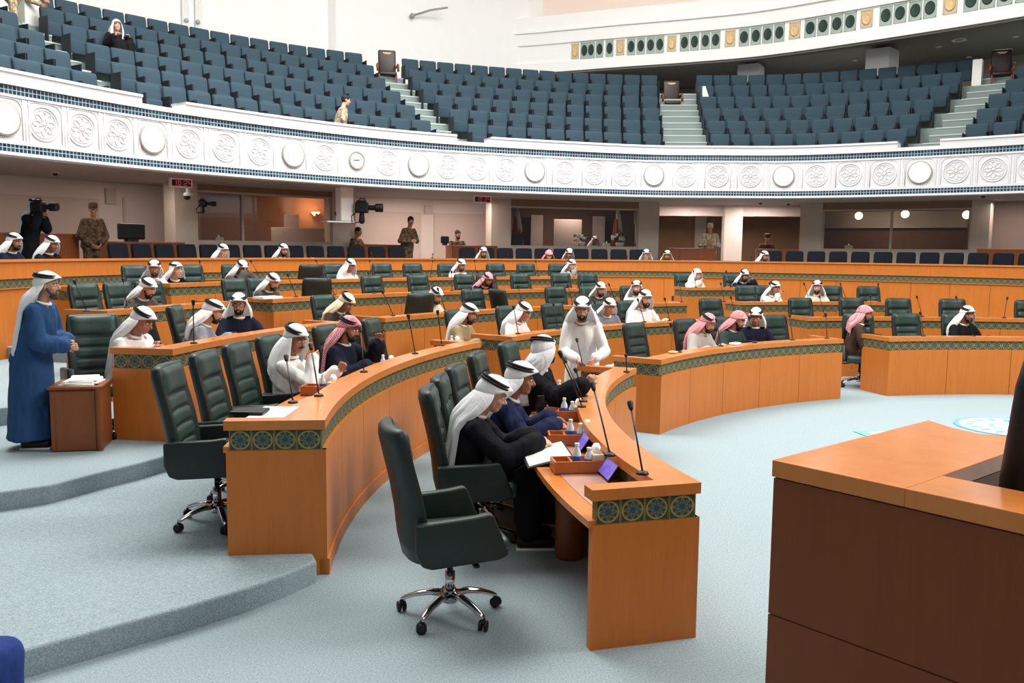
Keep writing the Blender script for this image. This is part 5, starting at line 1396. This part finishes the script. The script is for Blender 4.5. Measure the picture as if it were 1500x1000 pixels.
# front row, middle and right
sit(0, 1043, 'man in light grey coat and pale red chequered scarf with black cord', lean=22, pitch=18, yaw=-4, turn=6, robe='coat', coat='lightgray', scarf='keffiyeh', style='wide', open_=70, fl=.24, beard='trim', skin='skin_pale', hands=DESKH)
sit(0, 1086, 'man in dark green coat and pale red scarf without cord, bending to his neighbour', lean=20, pitch=14, yaw=8, turn=8, robe='coat', coat='olive', scarf='keffiyeh', style='back', bl=.2, open_=80, beard='long', agal=False, hands=DESKH)
sit(0, 1117, 'man in dark navy coat and white scarf turned toward the pale red scarves', lean=10, pitch=12, yaw=-30, turn=-20, robe='coat', coat='darknavy', style='wide', open_=62, fl=.22, bl=.1, beard=None, skin='skin_dark', hands=DESKH)
sit(0, 1268, 'man in dark brown coat and pink chequered scarf turned sideways', R=RAD[0] + .96, lean=12, pitch=8, turn=55, robe='coat', coat='brown', scarf='keffiyeh', style='back', bl=.1, open_=82, beard='trim', skin='skin_dark', agal=False, hands=DESKH)
sit(0, 1419, 'black-robed man with white scarf alone at the far front desk', lean=12, pitch=4, turn=16, robe='coat', coat='bisht_black', style='wide', open_=64, fl=.2, bl=.1, beard='trim', skin='skin_dark', hands=DESKH)
# standing man by the cabinet
p = at(52, 655, TZ[2])
person('standing man in long blue coat with white head scarf thrown back', (p.x, p.y + .02), 6, 'stand', TZ[2], lean=15, pitch=0, hero=True, robe='coat', coat='bluecoat', style='back', bl=.48, open_=82, beard='trim', hairm='grey_hair',
       hands=((-.02, .33, 1.05), (.04, .34, 1.02)), hand_dir={-1: (.5, .8, -.2), 1: (-.5, .8, -.2)}, curl=(1.0, 1.0), shoes=True, size=.935)
# corner: blue sleeve of somebody close to the camera
P = at_y(-22, 985, 3.1)
person('blue clothed knee and leg of somebody seated at the lower left picture edge', (P.x - .27, P.y - .24), 66, 'sit', .15, lean=-6, robe='coat', coat='denim', scarf='ghutra', beard='trim', drop=0.0, seat=.40, hands=((-.2, -.02, .80), (.2, -.02, .80)))

# ------------------------------------------------------------------ people in the gallery
def gal(px, d, label, pose='stand', turn=0, **k):
    q = BALC.find(px, d, GZ + (1.3 if pose == 'stand' else 1.0)); p = BALC.off(q, d); n = BALC.nor(q)
    face = math.degrees(math.atan2(-n.y, -n.x)); k.setdefault('far', True)
    return person(label, p, face + turn, pose, GZ, **k)
def pseat(px, label, turn=0, **k):
    cv = PARA; q = cv.find(px, .66, GL + 1.1); p = cv.off(q, .66); n = cv.nor(q)
    k.setdefault('far', True); return person(label, p, math.degrees(math.atan2(-n.y, -n.x)) + turn, 'sit', GL, drop=k.pop('dp', .09) - .06, **k)
gal(133, 1.5, 'guard in dark camouflage and peaked cap standing on the left', robe='uniform', coat='camo_dark', cap='cap', scarf=None, beard=None, skin='skin_dark', turn=-10, yaw=-30, hands=((-.1, .2, .92), (.1, .2, .92)))
gal(40, 1.5, 'cameraman in black with white scarf aiming a camera at his eye', robe='coat', coat='bisht_black', style='back', bl=.3, beard='trim', skin='skin_dark', turn=24, hands=((.02, .30, 1.44), (.16, .32, 1.46)), hand_dir={-1: (.2, 1, .2), 1: (-.2, 1, .1)}, curl=(1, 1))
gal(597, 1.2, 'guard in tan camouflage with black hair standing by the middle wall', robe='uniform', coat='camo_dark', cap='hair', scarf=None, beard='moustache', skin='skin_dark', turn=20, yaw=-30, hands=((-.1, .24, 1.12), (.1, .24, 1.10)), hand_dir={-1: (1, .1, 0), 1: (-1, .1, 0)})
gal(1040, 1.9, 'guard in camouflage with pale cap standing by the right pillar', robe='uniform', coat='camo_tan', cap='cap', scarf=None, beard=None, skin='skin_dark', turn=-10, hands=((-.06, .24, 1.16), (.08, .24, 1.14)))
gal(522, 2.5, 'guard in brown camouflage seated half hidden by the middle column', 'sit', robe='uniform', coat='camo_dark', cap='hair', scarf=None, beard=None, skin='skin_dark', turn=30, drop=-.12)
gal(669, 2.6, 'man in brown camouflage seated behind the middle guard desk', 'sit', robe='uniform', coat='camo_dark', cap='hair', scarf=None, beard='trim', skin='skin_dark', drop=-.10)
gal(1123, 2.7, 'person with pale cap seated at the right gallery desk', 'sit', robe='uniform', coat='brown', cap='cap', scarf=None, beard=None, skin='skin_dark', drop=-.12)
gal(870, WD + .95, 'white-robed man seated behind glass in the middle booth', 'sit', coat='thobe', style='wide', beard=None, skin='skin_dark', drop=.0, turn=6)
pseat(14, 'dark-robed man with white scarf at the far left of the gallery row', robe='coat', coat='darknavy', style='wide', beard='trim', skin='skin_dark', dp=-.04)
pseat(70, 'man with white scarf looking down, left gallery row', robe='coat', coat='bisht_black', style='wide', beard=None, skin='skin_dark', pitch=20, dp=-.02)
pseat(322, 'head with pale scarf just above the wall, left of two below the left booth', style='wide', beard=None, skin='skin_pale', pitch=16, dp=.08)
pseat(411, 'head with grey-white scarf above the wall, right of two below the left booth', robe='coat', coat='darknavy', style='wide', beard='trim', pitch=14, dp=.06)
pseat(707, 'head with white scarf above the wall by the middle desk', style='wide', beard='full', skin='skin_dark', pitch=12, dp=.08)
pseat(803, 'bent pinkish head above the wall below the middle booth', style='wide', beard=None, scarf='keffiyeh', skin='skin_pale', pitch=26, agal=False, dp=.12)
pseat(832, 'head with white scarf thrown back above the wall below the middle booth', robe='coat', coat='darknavy', style='back', beard=None, skin='skin_dark', pitch=20, dp=.08)
pseat(947, 'head in white scarf with spectacles above the wall at the right column', style='wide', beard=None, skin='skin_pale', glasses=True, dp=.09)
pseat(977, 'head in cream scarf above the wall, right of the spectacled one', scarf='ghutra_cream', style='wide', beard='trim', skin='skin_dark', dp=.11)
pseat(1117, 'head in white scarf turned sideways before the right gallery desk', style='wide', beard='trim', skin='skin_dark', turn=40, dp=.10)
# ------------------------------------------------------------------ people on the balcony
def bal(px, d, z, label, pose, turn=0, **k):
    q = BALC.find(px, d, z + 1.0); p = BALC.off(q, d); n = BALC.nor(q)
    return person(label, p, math.degrees(math.atan2(-n.y, -n.x)) + turn, pose, z, far=True, **k)
bal(171, row_d(3) - .10, row_z(3), 'woman in black robe and white head covering seated among the balcony seats', 'sit', robe='coat', coat='bisht_black', style='hijab', beard=None, agal=False, skin='skin_pale', lean=0, pitch=0, turn=-10, drop=.20, hands=((-.15, .3, .72), (.15, .3, .72)))
bal(498, .60, 4.12, 'woman in tan camouflage with black hair standing at the balcony ledge', 'stand', robe='uniform', coat='camo_tan', cap='hair', scarf=None, beard=None, skin='skin_pale', turn=70, size=.98)
bal(18, row_d(4) + .35, row_z(4), 'guard in tan camouflage leaning forward at the top left of the balcony', 'stand', robe='uniform', coat='camo_tan', cap='cap', scarf=None, beard=None, skin='skin_dark', turn=60, lean=34, hands=((-.2, .55, .95), (.2, .6, .98)))
# camera held by the cameraman
q = BALC.find(47, 1.25, GZ + 1.5); p = BALC.off(q, 1.25)
studio(56, 303, p.y, .8, 'black shoulder camera held up by the cameraman', rad(-8))
# ------------------------------------------------------------------ things on the desks
def mic(base, head, label, group='gooseneck microphones'):
    base, head = V(base), V(head); t = thing('gooseneck_microphone', label, 'microphone', tuple(base), 0, group); d = head - base
    m = MB(); m.lathe([(0, 0), (.038, 0), (.034, .012), (.012, .02), (0, .02)], 14); obj('base', m, M_['black'], t, smooth=True)
    mid = d * .5 + V((0, 0, .03 * d.length)); m = MB(); m.tube([V((0, 0, .015)), mid, d * .93], .0058, 6); obj('stem', m, M_['black'], t, smooth=True)
    u = d.normalized(); m = MB(); m.cap(d * .92, d, .014, .019, 10); obj('foam_head', m, M_['black'], t, smooth=True)
    return t
def cap_pt(i, deg, off=.12): z = TZ[i] + (.90 if i < 3 else .905); return pol(RAD[i] + off, deg, z)
def mic_px(i, bpx, deg, hx, hy, label, k=.42, lift=None):
    b = cap_pt(i, deg) if bpx is None else None
    return b
# near desk: heads matched to the photograph's slant
def near_mic(i, base_px, head_px, hh, label):
    z = TZ[i] + .90; b = at(*base_px, z); y = b.y
    # the head leans toward the sitter
    h = None; best = 9e9
    for s in range(-30, 31):
        p = at_y(head_px[0], head_px[1], b.y + s * .02); L = (p - b).length
        if abs(L - hh) < best: best = abs(L - hh); h = p
    return mic(b, h, label)
near_mic(0, (941, 694), (923, 590), .46, 'gooseneck microphone at the near end of the front desk, beside the purple tablet')
near_mic(0, (893, 667), (868, 562), .52, 'gooseneck microphone on the front desk, second from the near end')
near_mic(0, (852, 596), (820, 516), .55, 'gooseneck microphone on the front desk, leaning left before the standing man')
near_mic(0, (854, 588), (827, 525), .5, 'gooseneck microphone on the front desk, close right of the left-leaning one')
near_mic(0, (855, 580), (843, 541), .34, 'short gooseneck microphone on the front desk above the dark tablet')
near_mic(0, (853, 535), (845, 497), .36, 'gooseneck microphone in front of the standing man in white')
near_mic(1, (429, 590), (419, 522), .46, 'gooseneck microphone left of the white-robed man at the second-row desk')
near_mic(1, (467, 580), (455, 505), .50, 'gooseneck microphone right of the white-robed man with hand on chest')
near_mic(1, (533, 545), (528, 480), .50, 'gooseneck microphone in front of the red chequered scarf')
near_mic(1, (608, 518), (598, 462), .52, 'tall gooseneck microphone right of the quilted empty chair')
near_mic(1, (647, 506), (641, 456), .48, 'gooseneck microphone at the far end of the near second-row desk')
near_mic(2, (284, 503), (283, 441), .5, 'gooseneck microphone between the edge-on chairs and the man in grey')
near_mic(0, (918, 545), (917, 520), .2, 'small gooseneck microphone on the far rail end of the front desk')
MW = {0: 'front', 1: 'second', 2: 'third', 3: 'fourth', 4: 'last'}
def far_mics(i, pxs, where):
    for k, px in enumerate(pxs):
        d = deg_at(px, RAD[i] + .1, TZ[i] + 1.1); b = cap_pt(i, d, .14); h = pol(RAD[i] + .26, d + rnd.uniform(-.6, .6), b.z + .36)
        mic(b, h, 'small gooseneck microphone on the %s-row %s desk, %s from its left' % (MW[i], where, ORD[k]))
far_mics(0, (1000, 1060, 1110, 1165, 1215), 'middle'); far_mics(0, (1356, 1428), 'right')
far_mics(1, (762, 821, 880, 947, 984, 1080), 'middle'); far_mics(1, (1210, 1279, 1353, 1412, 1473), 'right')
far_mics(2, (578, 656, 695, 768, 842, 905, 1000, 1062), 'middle'); far_mics(2, (1139, 1188, 1242, 1290), 'right')
far_mics(3, (130, 190), 'left'); far_mics(3, (436, 492, 551, 612, 664, 712, 780, 850), 'middle'); far_mics(3, (1020, 1072), 'right')
far_mics(4, (298, 383, 476, 545, 632, 700, 790), 'middle')
# microphones standing on the rail of the tall wall
for k, px in enumerate((478, 544, 594, 633, 744, 878, 918, 995, 1100, 1140)):
    q = PARA.find(px, .05, PZ); b = PARA.off(q, -1.2, 1.575) ; 
    h = PARA.off(q, -1.1, PZ - .02)
    mic((b.x, b.y, 1.575) if False else PARA.off(q, .05, PZ), PARA.off(q, .02, PZ + .10), 'short microphone on top of the tall panelled wall, %s from the left' % ORD[k], 'microphones on the panelled wall')

def on_top(i, px, py): return at(px, py, TZ[i] + .725)
def tray(i, px, py, rot, label):
    p = on_top(i, px, py); t = thing('desk_tray', label, 'tray', tuple(p), rot, 'wooden desk trays')
    L, W, H, th = .34, .17, .085, .012
    m = MB(); m.box((0, 0, .006), (L, W, .012)); obj('tray_floor', m, M_['wood_tray'], t)
    for s in (-1, 1):
        m = MB(); m.box((0, s * (W / 2 - th / 2), H / 2), (L, th, H)); obj('side_board', m, M_['wood_tray'], t)
        m = MB(); m.box((s * (L / 2 - th / 2), 0, H / 2), (th, W - 2 * th, H)); obj('end_board', m, M_['wood_tray'], t)
    m = MB(); m.box((-.05, 0, H / 2), (th, W - 2 * th, H - .01)); obj('divider', m, M_['wood_tray'], t)
    M = Matrix.Translation(p) @ Matrix.Rotation(rot, 4, 'Z'); return M
def bottle(P, label, h=.17):
    t = thing('water_bottle', label, 'bottle', tuple(P), 0, 'small water bottles')
    m = MB(); m.lathe([(0, 0), (.026, 0), (.028, .01), (.028, h * .62), (.012, h * .85), (.012, h * .92), (0, h * .92)], 16); obj('bottle_body', m, M_['bottle'], t, smooth=True)
    m = MB(); m.lathe([(.0285, h * .25), (.029, h * .26), (.029, h * .5), (.0285, h * .51)], 16); obj('bottle_label', m, M_['bottle_label'], t, smooth=True)
    m = MB(); m.lathe([(0, h * .9), (.015, h * .9), (.015, h), (0, h)], 14); obj('cap', m, M_['white'], t)
def tissues(P, rz, label):
    t = thing('tissue_box', label, 'tissue box', tuple(P), rz, 'tissue boxes on the desks')
    m = MB(); m.rbox((0, 0, .055), (.08, .13, .11), .006); obj('box', m, M_['paper_card'], t)
    m = MB(); m.rings([[V((.03 * k * math.cos(a) * (1 + .25 * math.sin(a * 3)), .04 * k * math.sin(a), .11 + z)) for a in [2 * PI * j / 16 for j in range(16)]] for k, z in ((.6, -.005), (1.0, .03), (.5, .06))]); obj('tissue', m, M_['tissue'], t, smooth=True)
def tab(P, rz, label, tiltd=55):
    t = thing('tablet', label, 'tablet', tuple(P), rz, 'purple tablets'); a = rad(tiltd)
    M = Matrix.Translation((0, 0, .008)) @ Matrix.Rotation(a, 4, 'X')
    m = MB(); m.rbox((0, .085, 0), (.245, .17, .008), .003); m.xf(M); obj('case', m, M_['black'], t)
    m = MB(); m.box((0, .085, .005), (.228, .152, .002)); m.xf(M); obj('screen', m, M_['screen'], t)
    m = MB(); m.tube([V((-.05, .10, .09)), V((-.05, .17, .005)), V((.05, .17, .005)), V((.05, .10, .09))], .004, 6); obj('stand', m, M_['black'], t, smooth=True)
for k, (px, py, dg) in enumerate(((846, 690, 190), (836, 650, 184), (826, 614, 178), (818, 584, 172))):
    p = on_top(0, px, py); rz = math.radians(toC(p)) + rad(0)
    w_ = ['in front of the black-cloaked man', 'in front of the moustached man', 'third along the front desk', 'farthest along the near front desk'][k]
    M = tray(0, px, py, rz, 'orange wooden compartment tray ' + w_)
    bottle(M @ V((.0, .03, .012)), 'taller clear water bottle in the tray ' + w_)
    bottle(M @ V((.07, -.02, .012)), 'smaller clear water bottle in the tray ' + w_, .15)
    tissues(M @ V((.125, .0, .012)), rz, 'cream tissue box in the tray ' + w_)
for px, py, l in ((905, 694, 'purple-screened tablet leaning on a stand at the near end of the front desk'), (873, 655, 'purple-screened tablet behind the nearest tray on the front desk')):
    p = pol(RAD[0] + .27, 190.0 if px == 905 else 183.4, .726); tab(p, rad(toC(p) - 90), l)
p = on_top(0, 868, 556); tab(p, rad(toC(p) - 90), 'dark tablet with purple edge below the standing man', 18)
def sheet(P, rz, w_, h_, label, name='paper_sheet', mat='paper', th=.004, tl=0, group='loose papers'):
    t = obj(name, None, None, None) if False else None
    m = MB(); m.rbox((0, 0, th / 2), (w_, h_, th), .001)
    o = obj(name, m, M_[mat], None, tuple(P), rz); tag(o, label, 'paper', group); return o
# folder held by the black-cloaked man
p = on_top(0, 800, 672); rz = rad(toC(p) - 90)
t = thing('document_folder', 'open dark folder with white pages held by the black-cloaked man', 'folder', (p.x, p.y, p.z + .03), rz)
M = Matrix.Rotation(rad(14), 4, 'X')
m = MB(); m.rbox((0, 0, 0), (.46, .32, .008), .003); m.xf(M); obj('cover', m, M_['black'], t); m = MB(); m.rbox((-.11, 0, .008), (.21, .29, .008), .003); m.xf(M); m2 = MB(); m2.rbox((.11, 0, .008), (.21, .29, .008), .003); m2.xf(M)
obj('page', m, M_['paper'], t); obj('page', m2, M_['paper'], t)
for px, py, i, w_, h_, l in ((846, 570, 0, .3, .42, 'white sheet under the hands of the standing man'), (800, 598, 0, .3, .4, 'white sheet in front of the man turned away'), (500, 573, 1, .21, .3, 'white sheet on the second-row desk by the white-robed man'), (545, 563, 1, .21, .3, 'white sheet held before the man in red chequered scarf')):
    p = on_top(i, px, py); sheet(p, rad(toC(p)), h_, w_, l)
p = on_top(1, 400, 604); sheet(p, rad(toC(p)), .28, .5, 'white sheet at the near end of the second-row desk'); p = on_top(1, 375, 604)
t = thing('document_folder', 'black folder lying at the near end of the second-row desk', 'folder', tuple(at(366, 604, TZ[1] + .735)), rad(toC(p))); m = MB(); m.rbox((0, 0, .012), (.26, .2, .024), .006); obj('cover', m, M_['black'], t); m = MB(); m.box((0, .003, .012), (.25, .19, .014)); obj('page_block', m, M_['paper'], t)
for px, py, l in ((472, 578, 'orange wooden tray at the near second-row desk'), (660, 512, 'orange wooden tray at the second-row desk far end'), (560, 545, 'orange wooden tray before the quilted empty chair')):
    p = on_top(1, px, py); M = tray(1, px, py, rad(toC(p)), l); bottle(M @ V((.0, .02, .012)), 'clear water bottle in the ' + l); tissues(M @ V((.1, 0, .012)), rad(toC(p)), 'cream tissue box in the ' + l)
# desk items on the far rows that peep over the rail
for i, px, l in ((0, 893, 'white crumpled tissue on the far end of the near front desk'),):
    p = on_top(0, px, 541); t = thing('tissue', l, 'tissue', tuple(p)); m = MB(); m.ball((0, 0, .03), (.06, .05, .03)); m.ball((.05, .02, .04), (.03, .03, .03)); obj('crumple', m, M_['tissue'], t, smooth=True); m = MB(); m.box((0, 0, .004), (.12, .1, .008)); obj('sheet', m, M_['tissue'], t)
p = pol(RAD[3] + .12, deg_at(401, RAD[3], 1.4), TZ[3] + .905); sheet(p, rad(toC(p)), .22, .40, 'white sheet lying on the rail before the man reading in row four', th=.035)
for px, i, l, w_ in ((1077, 0, 'white folded cloth on the rail by the dark green coat', .16), (986, 0, 'small orange card on the rail beside the empty chair with slanting seams', .1)):
    p = pol(RAD[i] + .14, deg_at(px, RAD[i] + .14, .9), .90); t = thing('folded_cloth' if px == 1077 else 'desk_card', l, 'cloth' if px == 1077 else 'card', tuple(p), rad(toC(p))); m = MB(); m.rbox((0, 0, .015), (.1, w_, .03), .012, 0, 3); obj('fold', m, M_['tissue' if px == 1077 else 'gold'], t, smooth=True)
# spoon-like pointer lying on a rail, seen by the third-row right desk
p = pol(RAD[0] + .12, deg_at(1205, RAD[0] + .12, .9), .90)
# telephone in the hand of the man turned away
P = at_y(791, 590, pol(7.4, 176).y)
t = thing('mobile_phone', 'black mobile phone held upright beside the navy sleeve', 'phone', tuple(at_y(792, 592, 7.55)), rad(30)); m = MB(); m.rbox((0, 0, 0), (.075, .009, .155), .004); obj('phone_body', m, M_['black'], t); m = MB(); m.box((0, -.006, 0), (.066, .002, .14)); obj('phone_screen', m, M_['phone'], t)
t = thing('pen', 'small black pen device in the hand of the moustached man', 'pen', tuple(at_y(792, 636, 6.72)), rad(20)); m = MB(); m.cap((-.05, 0, 0), (.05, 0, .02), .008, .006, 8); obj('barrel', m, M_['black'], t, smooth=True)
# reddish side cabinet and the papers on it
p = at(75, 663, TZ[2]); q = at(150, 660, TZ[2]); ang = math.atan2(q.y - p.y, q.x - p.x); W_ = (q - p).length; c_ = V((math.cos(ang), math.sin(ang), 0)); n_ = V((-c_.y, c_.x, 0))
o_ = p + c_ * (W_ / 2) + n_ * .24
t = thing('side_cabinet', 'reddish brown side cabinet with papers on top beside the desk end', 'cabinet', (o_.x, o_.y, TZ[2]), ang)
m = MB(); m.rbox((0, 0, .285), (W_, .46, .57), .012); obj('carcass', m, M_['wood_dark'], t); m = MB(); m.rbox((0, 0, .585), (W_ + .03, .50, .03), .01); obj('cabinet_top', m, M_['wood_dark'], t)
m = MB(); m.box((0, -.232, .285), (W_ - .10, .008, .54)); obj('front_board', m, M_['wood_dark'], t)
m = MB(); m.cap((W_ / 2 - .02, -.225, .0), (W_ / 2 - .02, -.225, .57), .03, .03, 12); obj('corner_post', m, M_['wood_dark'], t, smooth=True)
Mc = Matrix.Translation((o_.x, o_.y, TZ[2] + .60)) @ Matrix.Rotation(ang, 4, 'Z')
for k in range(4):
    P = Mc @ V((.02 + .015 * (k % 2), -.02 + .01 * k, .012 * k)); sheet(P, ang + rad((-6, 4, -3, 9)[k]), .30 - .02 * k, .36, ['stapled white papers at the bottom of the stack on the side cabinet', 'white papers second in the stack on the side cabinet', 'lilac-edged papers third in the stack on the side cabinet', 'thin white booklet on top of the stack on the side cabinet'][k], th=.011, group='papers on the side cabinet')
# emblem woven into the well carpet
P = at(1443, 612, .001); c = V((P.x, P.y - .62, 0))
t = thing('floor_emblem', 'round blue and white emblem with teal ribbon inlaid in the well carpet', 'emblem', (c.x, c.y, .003))
def ringm(r0, r1, z): 
    m = MB(); m.lathe([(r0, 0), (r1, 0), (r1, z), (r0, z), (r0, 0)], 48); return m
obj('outer_ring', ringm(.60, .66, .004), M_['emblem_blue'], t); obj('white_field', ringm(.0, .60, .003), M_['emblem_white'], t)
m = MB()
for k in range(16):
    a = 2 * PI * k / 16
    m.add([(math.cos(a + s) * r, math.sin(a + s) * r, .0045) for r, s in ((.36, -.06), (.5, -.1), (.56, 0), (.5, .1), (.36, .06))], [(0, 1, 2, 3, 4)])
obj('petal_ring', m, M_['emblem_blue'], t); obj('inner_ring', ringm(.20, .25, .005), M_['emblem_teal'], t)
a_, b_ = at(1256, 634, .003), at(1500, 626, .003); u_ = (b_ - a_).normalized(); v_ = V((-u_.y, u_.x, 0)); m = MB()
def band(m, s0, s1, t0, t1, z): m.add([tuple(a_ + u_ * s0 + v_ * t0 - V((c.x, c.y, .003)) + V((0, 0, z))), tuple(a_ + u_ * s1 + v_ * t0 - V((c.x, c.y, .003)) + V((0, 0, z))), tuple(a_ + u_ * s1 + v_ * t1 - V((c.x, c.y, .003)) + V((0, 0, z))), tuple(a_ + u_ * s0 + v_ * t1 - V((c.x, c.y, .003)) + V((0, 0, z)))], [(0, 1, 2, 3)])
band(m, 0, .14, -.25, .1, .004); band(m, .14, 1.2, .04, .1, .004); obj('ribbon', m, M_['emblem_teal'], t)
m = MB(); band(m, .15, 1.2, -.2, .035, .003); obj('ribbon_field', m, M_['emblem_white'], t)
# ------------------------------------------------------------------ light
def area(name, loc, to, size, power, col=(1, 1, 1), sy=None):
    l = bpy.data.lights.new(name, 'AREA'); l.energy = power; l.size = size; l.color = col
    if sy: l.shape = 'RECTANGLE'; l.size_y = sy
    o = bpy.data.objects.new(name, l); COL.objects.link(o); o.location = loc
    o.rotation_euler = (V(to) - V(loc)).to_track_quat('-Z', 'Y').to_euler(); return o
area('unseen_overhead_light', (8.5, 7.5, 9.5), (7, 8.6, 0), 5.5, 1300, (1, .985, .96))
area('unseen_overhead_light', (-6, 13, 13), (-5, 10, 0), 7, 1250, (1, .985, .96))  # unseen fill added to brighten the people and rows on the left
area('unseen_overhead_light', (-3, 15, 15), (-2, 15, 0), 9, 1100, (1, .985, .96))
area('unseen_overhead_light', (7, 18, 15.5), (7, 19, 0), 9, 1100, (1, .985, .96))
area('unseen_overhead_light', (2, -3, 12), (0, 7, 0), 5, 300, (1, .985, .96))  # unseen frontal fill above the camera, added to lift the desk end faces
area('wall_fill', (2, 18, 13), (-3, 31, 9), 5, 700, (1, 1, 1), 10)  # this and the next are unseen fills added to whiten the upper wall
area('wall_fill', (0, 14, 13), (-12, 20, 9), 5, 600, (1, 1, 1), 10)
for a in LATER: area('unseen_soffit_light', *a)
w = bpy.data.worlds.new('hall air'); SC.world = w; w.use_nodes = True
w.node_tree.nodes['Background'].inputs[0].default_value = (.93, .96, 1, 1); w.node_tree.nodes['Background'].inputs[1].default_value = .14

# ------------------------------------------------------------------ camera
cd = bpy.data.cameras.new('camera'); cam = bpy.data.objects.new('camera', cd); COL.objects.link(cam)
cd.sensor_fit = 'HORIZONTAL'; cd.sensor_width = 36; cd.lens = F_PX / 1500 * 36; cd.clip_end = 200; cd.clip_start = .05
c_, s_ = math.cos(PITCH), math.sin(PITCH)
fw = V((0, c_, -s_)); up0 = V((0, s_, c_)); ex = V((1, 0, 0)); cr, sr = math.cos(ROLL), math.sin(ROLL)
right = ex * cr + up0 * sr; up = up0 * cr - ex * sr
# picture x = X cos r - Y sin r with Y downwards
Mx = Matrix((right, up, -fw)).transposed().to_4x4(); Mx.translation = V((0, 0, CAM_H)); cam.matrix_world = Mx
SC.camera = cam
SC.view_settings.view_transform = 'Standard'; SC.view_settings.look = 'None'; SC.view_settings.gamma = 1; SC.view_settings.use_curve_mapping = False
SC.view_settings.exposure = 0.40
bpy.data.scenes.remove(TMP)
